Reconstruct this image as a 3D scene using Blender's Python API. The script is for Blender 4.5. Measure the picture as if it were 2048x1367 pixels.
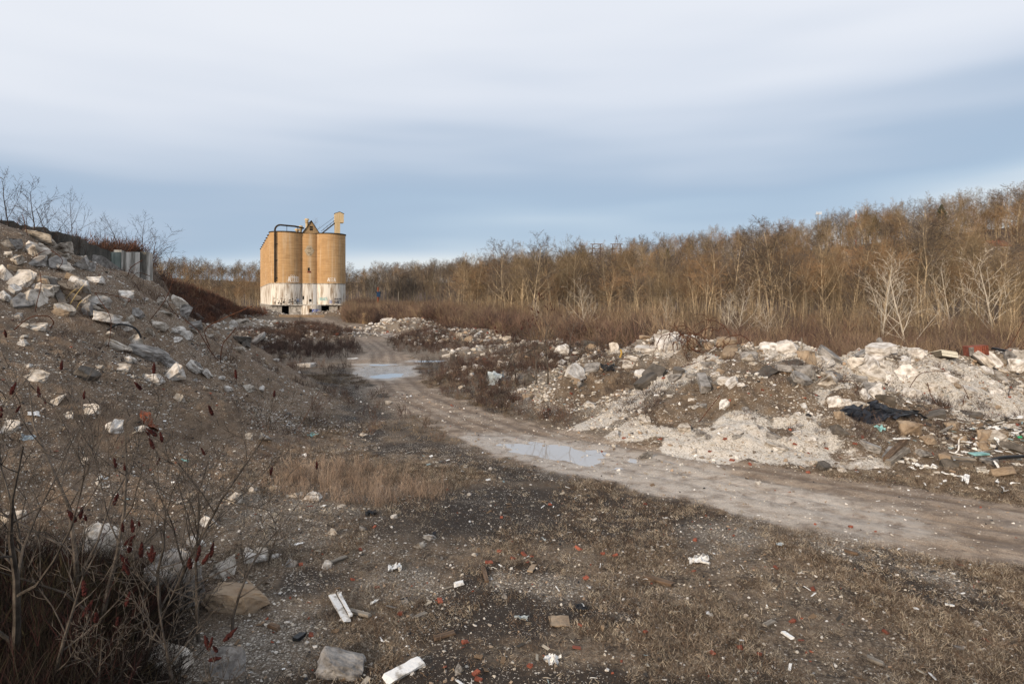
import bpy, bmesh, math, random
import numpy as np
from mathutils import Vector, Matrix, Euler, noise as mnoise
R = math.radians
random.seed(7); rng = np.random.default_rng(11)
for o in list(bpy.data.objects): bpy.data.objects.remove(o)
sc = bpy.context.scene
col = sc.collection

# ------------------------------------------------------------------ camera, sky, sun
CAM = (0.0, 0.0, 5.0); F = 1251.0; HY = 598.0
cam = bpy.data.cameras.new('camera'); camo = bpy.data.objects.new('camera', cam); col.objects.link(camo)
camo.location = CAM; camo.rotation_euler = (R(90), 0, 0)
cam.sensor_width = 36; cam.lens = 36*F/2048; cam.shift_y = -(683.5-HY)/2048
cam.clip_start = .1; cam.clip_end = 6000
sc.camera = camo
sc.render.resolution_x = 1024; sc.render.resolution_y = 683
sc.view_settings.view_transform = 'Standard'; sc.view_settings.look = 'None'
sc.view_settings.gamma = 1; sc.view_settings.exposure = 0.26
sc.view_settings.use_curve_mapping = False

SUN_EL, SUN_AZ = 17.0, 212.0      # compass azimuth the sun stands at (0 = +Y, clockwise): behind and to the left
w = bpy.data.worlds.new('World'); sc.world = w; w.use_nodes = True
nt = w.node_tree; N = nt.nodes; L = nt.links; N.clear()
def nd(t, **k):
    n = N.new(t)
    for a, b in k.items(): setattr(n, a, b)
    return n
out = nd('ShaderNodeOutputWorld'); bg = nd('ShaderNodeBackground'); bg.inputs[1].default_value = .1
sky = nd('ShaderNodeTexSky', sky_type='NISHITA', sun_disc=False)
sky.sun_elevation = R(SUN_EL); sky.sun_rotation = R(SUN_AZ)
tc = nd('ShaderNodeTexCoord'); sep = nd('ShaderNodeSeparateXYZ'); L.new(tc.outputs['Generated'], sep.inputs[0])
mp = nd('ShaderNodeMapping'); mp.inputs['Scale'].default_value = (1.0, 1.0, 7.5); mp.inputs['Rotation'].default_value = (0, R(-5), 0)
mp.inputs['Location'].default_value = (2.3, .4, .3)
L.new(tc.outputs['Generated'], mp.inputs[0])
n1 = nd('ShaderNodeTexNoise'); n1.inputs['Scale'].default_value = 1.3; n1.inputs['Detail'].default_value = 2.6; n1.inputs['Roughness'].default_value = .45
L.new(mp.outputs[0], n1.inputs[0])
a1 = nd('ShaderNodeMath', operation='MULTIPLY_ADD'); a1.inputs[1].default_value = .36; a1.inputs[2].default_value = -.17
L.new(n1.outputs['Fac'], a1.inputs[0])
# clouds thicken to a blue-grey bank low on the right
az = nd('ShaderNodeMath', operation='MULTIPLY_ADD'); az.inputs[1].default_value = -.12; az.inputs[2].default_value = 0.0
L.new(sep.outputs['X'], az.inputs[0])
a2 = nd('ShaderNodeMath', operation='ADD'); L.new(sep.outputs['Z'], a2.inputs[0]); L.new(a1.outputs[0], a2.inputs[1])
a3 = nd('ShaderNodeMath', operation='ADD'); L.new(a2.outputs[0], a3.inputs[0]); L.new(az.outputs[0], a3.inputs[1])
ramp = nd('ShaderNodeValToRGB'); L.new(a3.outputs[0], ramp.inputs[0])
def s2l(c): return tuple((v/255/12.92 if v/255 <= .04045 else ((v/255+.055)/1.055)**2.4) for v in c)
stops = [(0.0, (234,235,231)), (.045, (214,222,229)), (.09, (174,194,214)), (.145, (157,178,202)), (.20, (176,191,210)), (.27, (206,214,227)), (.36, (225,229,237)), (.48, (233,236,242)), (1.0, (214,217,224))]
cr = ramp.color_ramp; cr.interpolation = 'B_SPLINE'
while len(cr.elements) < len(stops): cr.elements.new(.5)
for e, (p, c) in zip(cr.elements, stops): e.position = p; e.color = s2l(c) + (1,)
mul = nd('ShaderNodeMix', data_type='RGBA', blend_type='MULTIPLY'); mul.inputs[0].default_value = 1
L.new(ramp.outputs[0], mul.inputs[6]); mul.inputs[7].default_value = (9.3, 9.3, 9.3, 1)
mx = nd('ShaderNodeMix', data_type='RGBA'); mx.inputs[0].default_value = .93
L.new(sky.outputs[0], mx.inputs[6]); L.new(mul.outputs[2], mx.inputs[7])
L.new(mx.outputs[2], bg.inputs[0]); L.new(bg.outputs[0], out.inputs[0])

sl = bpy.data.lights.new('sun', 'SUN'); sl.energy = 3.0; sl.angle = R(9); sl.color = (1, .81, .60)
so = bpy.data.objects.new('sun', sl); col.objects.link(so)
sd = Vector((math.sin(R(SUN_AZ))*math.cos(R(SUN_EL)), math.cos(R(SUN_AZ))*math.cos(R(SUN_EL)), math.sin(R(SUN_EL))))
so.rotation_euler = sd.to_track_quat('Z', 'Y').to_euler(); so.location = (-30, -60, 60)

# ------------------------------------------------------------------ helpers
def tag(o, label=None, cat=None, group=None, kind=None):
    if label: o['label'] = label
    if cat: o['category'] = cat
    if group: o['group'] = group
    if kind: o['kind'] = kind
    return o
def empty(name, loc, rz=0, label=None, cat=None, group=None):
    o = bpy.data.objects.new(name, None); col.objects.link(o); o.empty_display_size = .3
    o.location = loc; o.rotation_euler = (0, 0, rz); return tag(o, label, cat, group)
class MB:
    def __init__(s): s.v = []; s.f = []; s.m = []
    def add(s, v, f, m=0):
        b = len(s.v); s.v.extend([tuple(p) for p in v]); s.f.extend([tuple(i+b for i in q) for q in f]); s.m.extend([m]*len(f))
    def box(s, c, d, m=0, rot=None):
        x, y, z = d[0]/2, d[1]/2, d[2]/2
        vs = [Vector(p) for p in [(-x,-y,-z),(x,-y,-z),(x,y,-z),(-x,y,-z),(-x,-y,z),(x,-y,z),(x,y,z),(-x,y,z)]]
        if rot is not None: M = Euler(rot).to_matrix(); vs = [M @ p for p in vs]
        s.add([p+Vector(c) for p in vs], [(0,3,2,1),(4,5,6,7),(0,1,5,4),(1,2,6,5),(2,3,7,6),(3,0,4,7)], m)
    def tube(s, pts, rad, n=5, m=0, cap=False):
        pts = [Vector(p) for p in pts]; k = len(pts)
        if not hasattr(rad, '__len__'): rad = [rad]*k
        b = len(s.v); ref = Vector((.31,.12,.94))
        for i, p in enumerate(pts):
            t = (pts[min(i+1,k-1)]-pts[max(i-1,0)])
            t = t.normalized() if t.length > 1e-9 else Vector((0,0,1))
            if abs(t.dot(ref)) > .95: ref = Vector((.9,.3,.1))
            u = t.cross(ref).normalized(); v = t.cross(u)
            for j in range(n):
                a = 2*math.pi*j/n; s.v.append(tuple(p+(u*math.cos(a)+v*math.sin(a))*rad[i]))
        for i in range(k-1):
            for j in range(n):
                s.f.append((b+i*n+j, b+i*n+(j+1)%n, b+(i+1)*n+(j+1)%n, b+(i+1)*n+j)); s.m.append(m)
        if cap:
            s.f.append(tuple(b+j for j in range(n-1,-1,-1))); s.m.append(m)
            s.f.append(tuple(b+(k-1)*n+j for j in range(n))); s.m.append(m)
    def mesh(s, name, mats, smooth=False):
        me = bpy.data.meshes.new(name); me.from_pydata(s.v, [], s.f)
        for q in (mats if isinstance(mats, (list, tuple)) else [mats]): me.materials.append(q)
        if len(me.materials) > 1: me.polygons.foreach_set('material_index', s.m)
        if smooth: me.polygons.foreach_set('use_smooth', [True]*len(me.polygons))
        me.update(); return me
def obj(name, me, parent=None, loc=None, rot=None, scale=None):
    o = bpy.data.objects.new(name, me); col.objects.link(o)
    if parent: o.parent = parent
    if loc is not None: o.location = loc
    if rot is not None: o.rotation_euler = rot
    if scale is not None: o.scale = scale
    return o
def copy_tree(o, parent=None):
    c = o.copy(); col.objects.link(c)
    if parent is not None: c.parent = parent
    for ch in list(o.children): copy_tree(ch, c)
    return c

# value noise, vectorised
def _h(ix, iy, seed):
    n = (ix.astype(np.int64)*374761393 + iy.astype(np.int64)*668265263 + seed*1442695041) & 0xffffffff
    n = ((n ^ (n >> 13))*1274126177) & 0xffffffff
    return ((n ^ (n >> 16)) & 0xffffff)/float(0xffffff)
def vn(x, y, s=0):
    ix = np.floor(x); iy = np.floor(y); fx = x-ix; fy = y-iy
    fx = fx*fx*(3-2*fx); fy = fy*fy*(3-2*fy)
    a = _h(ix,iy,s); b = _h(ix+1,iy,s); c = _h(ix,iy+1,s); d = _h(ix+1,iy+1,s)
    return (a+(b-a)*fx)*(1-fy)+(c+(d-c)*fx)*fy
def fbm(x, y, sc_, o=4, s=0, g=.5):
    t = 0; a = 1; n = 0
    for i in range(o):
        t = t+a*(vn(x*sc_+17*i, y*sc_-9*i, s+i)-.5); n += a; a *= g; sc_ *= 2.03
    return t/n*2       # about -1..1
def S(t): t = np.clip(t, 0, 1); return t*t*(3-2*t)

# ------------------------------------------------------------------ terrain
def seg(X, Y, pts):
    best = None
    for (x0,y0,h0,w0),(x1,y1,h1,w1) in zip(pts[:-1], pts[1:]):
        dx, dy = x1-x0, y1-y0; t = np.clip(((X-x0)*dx+(Y-y0)*dy)/(dx*dx+dy*dy+1e-9), 0, 1)
        d = np.hypot(X-x0-t*dx, Y-y0-t*dy); h = h0+(h1-h0)*t; u = d/(w0+(w1-w0)*t)
        z = h*np.where(u < .15, 1-.075-u*u/.3, 1-u).clip(0, None)/.925
        z = np.where(u > .85, h*((1.15-u).clip(0, None))**2/.6, z)
        best = z if best is None else np.maximum(best, z)
    return best
LEFT = [(-44,2,10,30),(-24,17,8.2,18),(-21.2,25,7.9,13.2),(-18.2,30,5.8,8.4),(-17.6,35,3.6,6.5),(-18.3,42,.6,3.2)]
LEFT2 = [(-47,60,9.2,11),(-58,90,9.4,12),(-66,115,8.6,11),(-69,135,6.8,10),(-70,152,4.2,8),(-70,168,1,6)]
MOUNDS = [
 [(4.9,32,2.5,5),(8.1,33.5,3.1,7),(10.6,31,2.75,8),(13.0,30,3.0,7)],
 [(4.9,32,2.5,4.5),(2.2,29,.8,2.5)],
 [(8.6,27.3,2.35,5.2),(5.8,25.6,1.35,3.2),(3.2,24,.2,1.6)],
 [(9.9,26,2.5,7.6),(11.6,25.5,2.35,7.6)],[(11.6,25.5,2.3,5),(13,28,2.7,5)],
 [(14.9,28,2.1,4.0),(16.8,28.2,2.95,5.3),(18.6,28.6,2.6,5),(20.4,29,2.35,5.0),(25,30,2.3,6),(34,30,3,8)],
 [(10.8,20.2,.75,1.9),(11.3,20.6,.7,1.8)],
 [(15,21.5,.7,3),(19,22,.8,3)],
]
MID = [
 [(-6.5,76,1.5,9),(-3,78,1.1,7)], [(-14.5,98,2.0,9),(-17,103,1.7,8)], [(-21,106,1.9,7),(-25,108,.9,5)],
 [(-29,86,1.5,8),(-24,82,.9,7)], [(-32,76,1.2,6),(-28,72,.8,6)], [(2.5,46,1.5,6),(7,44,1.7,7)], [(-1,40,.7,5),(2,36,.9,5)],
 [(-1,58,.7,6),(4,60,1,7)], [(-35,100,1.2,8),(-45,105,1.6,8)], [(-68,172,2.2,9),(-88,176,1.8,8)], [(-58,184,1.5,4),(-50,186,1.8,6),(-44,190,1.6,6)],
]
HILL = [(320,90,47,150),(200,235,33,130),(120,310,25.5,130),(48,340,18.5,130),(-20,420,15,150),(-70,540,19,180),(-200,520,18,170),(-300,430,24,170),(-420,380,34,190)]
ROAD = [(24,9.5),(15,11.5),(11.1,13.4),(8.2,15.2),(5.3,17.8),(1.3,21.2),(-1.7,25.8),(-5.2,32.6),(-8.4,42),(-10.2,50),(-12.5,60),(-17.6,76),(-27,100),(-42,140),(-56,175)]
PUD = [(1.5,20.5,3.2,1.35,-36),(-8.2,41.2,1.45,1.9,0),(-10.2,47.8,1.5,.8,0),(-6.6,50.8,1.7,1.0,10),(-20.5,93,2.8,4.5,20),(-25.5,106,3,3.5,0),(-14.6,83,1.5,4,30)]
WL = -.035
def road_d(X, Y):
    b = None; bt = None
    for (x0,y0),(x1,y1) in zip(ROAD[:-1], ROAD[1:]):
        dx, dy = x1-x0, y1-y0; t = np.clip(((X-x0)*dx+(Y-y0)*dy)/(dx*dx+dy*dy), 0, 1)
        sgn = np.sign((X-x0)*dy-(Y-y0)*dx); d = np.hypot(X-x0-t*dx, Y-y0-t*dy)*sgn
        if b is None: b = d
        else: b = np.where(np.abs(d) < np.abs(b), d, b)
    return b
def height(X, Y, masks=False):
    X = np.asarray(X, float); Y = np.asarray(Y, float)
    r = np.hypot(X, Y)
    wx = X+.55*fbm(X,Y,.45,3,5)+.12*fbm(X,Y,2.2,2,8); wy = Y+.55*fbm(X,Y,.45,3,25)+.12*fbm(X,Y,2.2,2,28)
    left = seg(X+.9*fbm(X,Y,.25,2,40), Y, LEFT)
    left = left*(1+.04*fbm(X,Y,.3,3,3))
    pl = 8.2*S((-26.9-X)/.7)*S((Y-24)/8)*S((58-Y)/12)*(1+.06*fbm(X,Y,.2,2,9))
    apron = 5.7*S((-19.5-X)/7)*S((Y-28)/5)*S((56-Y)/12)
    l2 = seg(X+2*fbm(X,Y,.12,2,44), Y+2*fbm(X,Y,.12,2,45), LEFT2)
    md = np.zeros_like(X)
    for m in MOUNDS: md = np.maximum(md, seg(wx, wy, m))
    mi = np.zeros_like(X)
    for m in MID: mi = np.maximum(mi, seg(X+1.5*fbm(X,Y,.3,3,5), Y+1.5*fbm(X,Y,.3,3,6), m))
    own = seg(X, Y, [(-1.5,-1.5,3.3,6.2),(1.5,-3,3.3,6.2)])
    hl = np.zeros_like(X)
    for (x0,y0,h0,w0),(x1,y1,h1,w1) in zip(HILL[:-1], HILL[1:]):
        dx, dy = x1-x0, y1-y0; t = np.clip(((X-x0)*dx+(Y-y0)*dy)/(dx*dx+dy*dy), 0, 1)
        d = np.hypot(X-x0-t*dx, Y-y0-t*dy); h = h0+(h1-h0)*t; hl = np.maximum(hl, h*S(1-d/(w0+(w1-w0)*t)))
    z = np.maximum.reduce([left, pl, apron, l2, md, mi, own])
    rm = S(z/.5)
    # rills and lumps on the loose piles
    z = z+rm*(.13*fbm(X,Y,1.3,4,60)+.05*fbm(X,Y,5,3,61)+.09*np.abs(fbm(X,Y,2.2,3,66)))*S((90-r)/60+.2)
    z = z+md.clip(0,1)*(.36*fbm(X,Y,.55,3,72)+.20*fbm(X,Y,1.7,3,70)-.22*np.abs(fbm(X*.8,Y*.25,1.3,3,71)))
    z = z+S(left/1.5)*(.16*fbm(X,Y,.8,3,73)-.12*np.abs(fbm(X*.2,Y*.9,.9,3,74)))
    z = z+(1-rm)*(.05*fbm(X,Y,.35,3,62)+.025*fbm(X,Y,1.8,4,63)+.012*fbm(X,Y,7,3,67))*S((r-2)/5)
    d = road_d(X, Y); wd = np.interp(Y,[0,20,27,36,42,52,58,75,200],[2.7,2.6,1.9,1.6,2.5,3.2,1.8,1.8,2.6]); rd = S((wd+.45*fbm(X,Y,.5,2,64)+.35*fbm(X,Y,2.1,3,164)-np.abs(d))/.9)*(1-rm)
    ruts = -.06*(np.exp(-((np.abs(d)-.85)/.2)**2))*(.6+.6*fbm(X,Y,.3,2,166))-.035*np.exp(-((np.abs(d-.75)-.85)/.14)**2)+.022*fbm(d*2.6, Y*.12, 1, 3, 167)+.003*np.sin(d*17+2*fbm(X,Y,.4,2,65))
    zr = .018*fbm(X,Y,.6,3,68)+.008*fbm(X,Y,4,2,69)+ruts*(1-rm)
    z = z*(1-rd)+zr*rd
    for (px,py,a,b,ang) in PUD:
        ca, sa = math.cos(R(ang)), math.sin(R(ang)); u = ((X-px)*ca+(Y-py)*sa)/a; v = (-(X-px)*sa+(Y-py)*ca)/b
        e = np.sqrt(u*u+v*v)+.38*fbm(X,Y,1.3,4,80)
        q = S((1.5-e)/.7); z = z*(1-q)+(q*(-.075+.075*np.clip(e,0,1.5)**1.5+.008*fbm(X,Y,3,2,81)))
    z = z+hl+S((r-250)/300)*2*fbm(X,Y,.01,2,82)
    if not masks: return z
    return z, dict(left=left, md=md, mi=mi, l2=np.maximum(l2,pl), rd=rd, d=d, hl=hl, rm=rm)
def hz(x, y): return float(height(np.array([x]), np.array([y]))[0])
_ds = np.concatenate([np.linspace(5,60,700), np.linspace(60.3,420,900)])
def hit(px, py):                      # where a ray through the photograph meets the ground
    tx = (px-1024)/F; tz = -(py-HY)/F
    g = height(tx*_ds, _ds); ray = CAM[2]+tz*_ds
    k = np.nonzero(ray <= g)[0]
    i = k[0] if len(k) else len(_ds)-1
    y = _ds[i]; return Vector((tx*y, y, float(g[i])))

# ------------------------------------------------------------------ materials
def newmat(name, rough=.9):
    m = bpy.data.materials.new(name); m.use_nodes = True; t = m.node_tree
    b = t.nodes['Principled BSDF']; b.inputs['Roughness'].default_value = rough; b.inputs['Specular IOR Level'].default_value = .25
    return m, t, b
def mat(name, c1, c2=None, scale=3, rough=.9, bump=0, bscale=None, streak=None, c3=None, lo=.35, hi=.65, objrand=0, metallic=0, coord='Object', detail=6):
    m, t, b = newmat(name, rough); b.inputs['Metallic'].default_value = metallic
    n = t.nodes; l = t.links
    if c2 is None: b.inputs['Base Color'].default_value = (*c1, 1); 
    tcn = n.new('ShaderNodeTexCoord'); src = tcn.outputs[coord]
    if objrand or True:
        oi = n.new('ShaderNodeObjectInfo'); ad = n.new('ShaderNodeVectorMath'); ad.operation = 'MULTIPLY_ADD'
        cb = n.new('ShaderNodeCombineXYZ'); l.new(oi.outputs['Random'], cb.inputs[0]); l.new(oi.outputs['Random'], cb.inputs[1])
        ad.inputs[1].default_value = (37, 91, 13); l.new(cb.outputs[0], ad.inputs[0]); l.new(src, ad.inputs[2]); src2 = ad.outputs[0]
        if coord == 'Object' and not streak: src = src2
    if streak:
        mpn = n.new('ShaderNodeMapping'); mpn.inputs['Scale'].default_value = streak; l.new(src, mpn.inputs[0]); src = mpn.outputs[0]
    if c2 is not None:
        nz = n.new('ShaderNodeTexNoise'); nz.inputs['Scale'].default_value = scale; nz.inputs['Detail'].default_value = detail; nz.inputs['Roughness'].default_value = .62
        l.new(src, nz.inputs[0]); rp = n.new('ShaderNodeValToRGB'); l.new(nz.outputs['Fac'], rp.inputs[0])
        rp.color_ramp.elements[0].position = lo; rp.color_ramp.elements[0].color = (*c1, 1)
        rp.color_ramp.elements[1].position = hi; rp.color_ramp.elements[1].color = (*c2, 1)
        if c3: e = rp.color_ramp.elements.new((lo+hi)/2); e.color = (*c3, 1)
        o_ = rp.outputs[0]
        if objrand:
            hsv = n.new('ShaderNodeHueSaturation'); ma = n.new('ShaderNodeMapRange'); l.new(oi.outputs['Random'], ma.inputs[0])
            ma.inputs[3].default_value = 1-objrand; ma.inputs[4].default_value = 1+objrand; l.new(ma.outputs[0], hsv.inputs['Value'])
            l.new(o_, hsv.inputs['Color']); o_ = hsv.outputs[0]
        l.new(o_, b.inputs['Base Color'])
    if bump:
        nb = n.new('ShaderNodeTexNoise'); nb.inputs['Scale'].default_value = bscale or scale*4; nb.inputs['Detail'].default_value = 8; l.new(src, nb.inputs[0])
        bp = n.new('ShaderNodeBump'); bp.inputs['Strength'].default_value = bump; bp.inputs['Distance'].default_value = .05
        l.new(nb.outputs['Fac'], bp.inputs['Height']); l.new(bp.outputs[0], b.inputs['Normal'])
    return m
def instmat(name, rough=.9, var=.15):              # colour carried by each instance
    m, t, b = newmat(name, rough); a = t.nodes.new('ShaderNodeAttribute'); a.attribute_type = 'INSTANCER'; a.attribute_name = 'col'
    t.links.new(a.outputs['Color'], b.inputs['Base Color']); return m

M_CONC = mat('pale_concrete', (.11,.085,.065), (.62,.57,.51), 2.6, .9, 1.0, 8, c3=(.40,.355,.30), lo=.32, hi=.62, objrand=.16)
M_GREY = mat('grey_concrete', (.08,.072,.065), (.38,.36,.34), 2.8, .9, 1.0, 8, lo=.32, hi=.65, objrand=.15)
M_TAN = mat('tan_stone', (.17,.12,.08), (.40,.31,.22), 2.0, .9, .8, 8, lo=.3, hi=.65, objrand=.15)
M_DARK = mat('weathered_dark_concrete', (.05,.045,.04), (.17,.15,.13), 2.0, .9, .8, 8, lo=.3, hi=.7, objrand=.2)
M_WHITE = mat('chalky_white_rubble', (.26,.22,.18), (.74,.71,.67), 3.2, .95, 1.0, 10, lo=.34, hi=.6, objrand=.1)
M_BRICK = mat('red_brick', (.15,.045,.03), (.32,.105,.065), 6, .9, .5, 25, objrand=.3)
M_RUST = mat('rusty_steel', (.035,.018,.012), (.12,.045,.022), 9, .8, .4, 30, objrand=.2)
M_RUSTRED = mat('rust_red_sheet', (.16,.045,.02), (.28,.09,.045), 4, .7, .4, 18)
M_WOOD = mat('weathered_wood', (.13,.11,.09), (.36,.32,.27), 3, .85, .5, 14, streak=(1,8,8), objrand=.2)
M_BWOOD = mat('brown_wood', (.07,.045,.03), (.22,.15,.10), 3, .85, .5, 14, streak=(1,8,8), objrand=.2)
M_PLAS = mat('white_painted_board', (.30,.27,.23), (.80,.80,.79), 5, .6, .3, 20, lo=.36, hi=.5, objrand=.08)
M_BLACK = mat('black_plastic', (.006,.007,.009), (.02,.022,.026), 3, .35, .5, 6)
M_TARP = mat('blue_black_tarp', (.007,.009,.014), (.028,.032,.042), 3, .3, .6, 5)
M_TEAL = mat('faded_teal_plastic', (.15,.36,.36), (.3,.5,.5), 5, .5)
M_BAG = mat('bluish_plastic_sheet', (.22,.27,.30), (.55,.6,.62), 5, .4, .5, 9)
M_BARK = mat('grey_brown_bark', (.20,.145,.09), (.56,.45,.30), 4, .95, .4, 20, streak=(3,3,.6), objrand=.3)
M_PALE = mat('pale_sycamore_bark', (.30,.25,.18), (.58,.52,.43), 2.5, .9, .2, 20, lo=.3, hi=.5, objrand=.1)
M_TWIG = mat('brown_twigs', (.09,.056,.032), (.31,.195,.105), .35, .95, objrand=.4)
M_TWIGO = mat('olive_tan_twigs', (.10,.073,.043), (.29,.215,.13), .35, .95, objrand=.4)
M_TWIGG = mat('grey_brown_twigs', (.048,.038,.033), (.16,.128,.104), .35, .95, objrand=.35)
M_TWIGD = mat('backlit_dark_twigs', (.028,.021,.018), (.085,.062,.05), .8, .95, objrand=.25)
M_SUMB = mat('sumac_bark', (.035,.028,.023), (.13,.11,.092), 5, .85, .3, 30, objrand=.15)
M_SUMF = mat('sumac_fruit_red', (.030,.008,.007), (.085,.018,.014), 30, .9, .9, 60, objrand=.2)
M_EVER = mat('evergreen_needles', (.02,.035,.012), (.06,.085,.03), 3, .9)
M_PEB = instmat('loose_stone'); M_BLADE = instmat('dead_plant')

def ground_mat():
    m, t, b = newmat('rubble_ground', .95); n = t.nodes; l = t.links
    tcn = n.new('ShaderNodeTexCoord'); P = tcn.outputs['Object']
    def A(nm): a = n.new('ShaderNodeAttribute'); a.attribute_name = nm; return a.outputs['Fac']
    def nz(s, d=5, r=.6, src=P):
        k = n.new('ShaderNodeTexNoise'); k.inputs['Scale'].default_value = s; k.inputs['Detail'].default_value = d; k.inputs['Roughness'].default_value = r; l.new(src, k.inputs[0]); return k.outputs['Fac']
    def rr(f, a, b_, c, d): k = n.new('ShaderNodeMapRange'); l.new(f, k.inputs[0]); k.inputs[1].default_value=a; k.inputs[2].default_value=b_; k.inputs[3].default_value=c; k.inputs[4].default_value=d; return k.outputs[0]
    def mixc(f, a, b_):
        k = n.new('ShaderNodeMix'); k.data_type = 'RGBA'
        if isinstance(f, (int,float)): k.inputs[0].default_value = f
        else: l.new(f, k.inputs[0])
        for i, s in ((6,a),(7,b_)):
            if isinstance(s, tuple): k.inputs[i].default_value = (*s, 1)
            else: l.new(s, k.inputs[i])
        return k.outputs[2]
    def mth(op, a, b_=None):
        k = n.new('ShaderNodeMath'); k.operation = op; k.use_clamp = False
        for i, s in ((0,a),(1,b_)):
            if s is None: continue
            if isinstance(s, (int,float)): k.inputs[i].default_value = s
            else: l.new(s, k.inputs[i])
        return k.outputs[0]
    def vor(s):
        k = n.new('ShaderNodeTexVoronoi'); k.inputs['Scale'].default_value = s; l.new(P, k.inputs[0])
        q = n.new('ShaderNodeSeparateColor'); l.new(k.outputs['Color'], q.inputs[0]); return k.outputs['Distance'], q.outputs[0], q.outputs[1], q.outputs[2]
    big = nz(.5, 5); midn = nz(2.2, 6, .65); fine = nz(14, 6, .7); vf = nz(55, 4, .7)
    # soil with leaf litter
    soil = mixc(rr(midn, .36, .64, 0, 1), (.044,.029,.019), (.215,.152,.10))
    soil = mixc(rr(fine, .45, .68, 0, .85), soil, (.40,.32,.23))
    soil = mixc(rr(vf, .5, .62, 0, .8), soil, (.022,.017,.013))
    # road
    strn = n.new('ShaderNodeMapping'); l.new(P, strn.inputs[0]); strn.inputs['Rotation'].default_value = (0,0,R(45)); strn.inputs['Scale'].default_value = (1,1.35,1)
    rs = nz(1.6, 6, .6, strn.outputs[0])
    road = mixc(rr(rs, .36, .66, 0, 1), (.17,.118,.080), (.42,.325,.24))
    road = mixc(rr(fine, .52, .7, 0, .55), road, (.45,.38,.31)); road = mixc(rr(vf, .52, .64, 0, .75), road, (.10,.075,.055)); road = mixc(rr(vf, .45, .36, 0, .6), road, (.55,.47,.38))
    road = mixc(rr(big, .5, .66, 0, .5), road, (.44,.38,.32))
    road = mixc(rr(nz(.9,6,.7), .52, .60, 0, .6), road, (.16,.12,.09)); road = mixc(rr(nz(5,5,.7), .56, .62, 0, .5), road, (.12,.09,.07))
    road = mixc(mth('MULTIPLY', A('rut'), rr(midn, .35, .6, .4, .9)), road, (.115,.08,.056))
    road = mixc(mth('MULTIPLY', mth('MULTIPLY', A('wet'), rr(midn, .38, .56, 0, 1)), .75), road, (.58,.515,.44))  # wet patches turn paler: their bright sheen is put into the colour
    RF = rr(mth('ADD', A('road'), mth('ADD', mth('MULTIPLY', mth('SUBTRACT', midn, .5), 1.5), mth('MULTIPLY', mth('SUBTRACT', fine, .5), 1.1))), .3, .72, 0, 1)
    base = mixc(RF, soil, road)
    # hill soils on the left
    ls = mixc(rr(midn, .35, .65, 0, 1), (.098,.062,.039), (.235,.160,.102)); ls = mixc(rr(vf, .52, .63, 0, .75), ls, (.42,.34,.25)); ls = mixc(rr(vf, .48, .38, 0, .8), ls, (.04,.028,.02))
    base = mixc(A('slope'), base, ls)
    # dark wet humus
    base = mixc(rr(mth('ADD', A('dark'), mth('ADD', mth('MULTIPLY', mth('SUBTRACT', midn, .5), 1.2), mth('MULTIPLY', mth('SUBTRACT', fine, .5), 1.8))), .3, .85, 0, .95), base, (.026,.0175,.012))
    base = mixc(mth('MULTIPLY', A('rust'), rr(fine, .4, .6, .3, .9)), base, (.085,.048,.032))
    # gravel chips: cells each with a colour of its own
    d1, r1, g1, b1 = vor(22); d2, r2, g2, b2 = vor(48)
    chips = mixc(rr(r1, .1, .9, 0, 1), (.27,.225,.17), (.66,.61,.54)); chips2 = mixc(rr(r2, .1, .9, 0, 1), (.22,.18,.135), (.62,.56,.49))
    gv = mixc(rr(d2, .0, .75, 0, .8), chips2, (.10,.075,.052)); gv = mixc(rr(g1, .55, .57, 0, .9), gv, mixc(rr(d1, .35, .6, 0, 1), chips, (.09,.07,.05)))
    gv = mixc(mth('MULTIPLY', rr(midn, .5, .66, 0, 1), .55), gv, (.17,.115,.066))
    base = mixc(A('gravel'), base, gv)
    base = mixc(mth('MULTIPLY', A('earth'), .8), base, mixc(rr(midn, .35, .65, 0, 1), (.075,.050,.032), (.20,.142,.09)))
    ck = mixc(rr(fine, .35, .65, 0, 1), (.63,.585,.52), (.86,.835,.785)); ck = mixc(rr(d2, .25, .8, 0, .55), ck, (.30,.23,.16)); ck = mixc(rr(g1, .7, .72, 0, .8), ck, chips); ck = mixc(rr(midn, .56, .7, 0, .5), ck, (.36,.25,.15))
    CF = rr(mth('ADD', A('chalk'), mth('ADD', mth('MULTIPLY', mth('SUBTRACT', midn, .5), 1.3), mth('MULTIPLY', mth('SUBTRACT', fine, .5), 1.3))), .34, .6, 0, 1)
    base = mixc(CF, base, ck)
    # scattered chips everywhere
    amt = rr(A('chip'), 0, 1, 1.0, .55)
    fl = mth('GREATER_THAN', b1, amt); fl = mth('MULTIPLY', fl, rr(d1, .35, .42, 1, 0))
    base = mixc(fl, base, chips)
    fl2 = mth('GREATER_THAN', b2, rr(A('chip'), 0, 1, 1.0, .6)); fl2 = mth('MULTIPLY', fl2, rr(d2, .35, .42, 1, 0))
    base = mixc(fl2, base, chips2)
    l.new(base, b.inputs['Base Color'])
    ro = mth('SUBTRACT', .95, mth('MULTIPLY', A('wet'), rr(midn, .3, .6, .35, .8))); l.new(ro, b.inputs['Roughness'])
    b.inputs['Specular IOR Level'].default_value = .5
    h = mth('ADD', mth('MULTIPLY', midn, 1.4), mth('MULTIPLY', fine, .55)); h = mth('ADD', h, mth('MULTIPLY', vf, .22))
    gh = mth('MULTIPLY', mth('SUBTRACT', 1.0, d1), mth('MULTIPLY', A('gravel'), .5)); h = mth('ADD', h, gh)
    bp = n.new('ShaderNodeBump'); bp.inputs['Distance'].default_value = .09
    l.new(rr(A('road'), 0, 1, 1.0, .65), bp.inputs['Strength']); l.new(h, bp.inputs['Height']); l.new(bp.outputs[0], b.inputs['Normal'])
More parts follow.
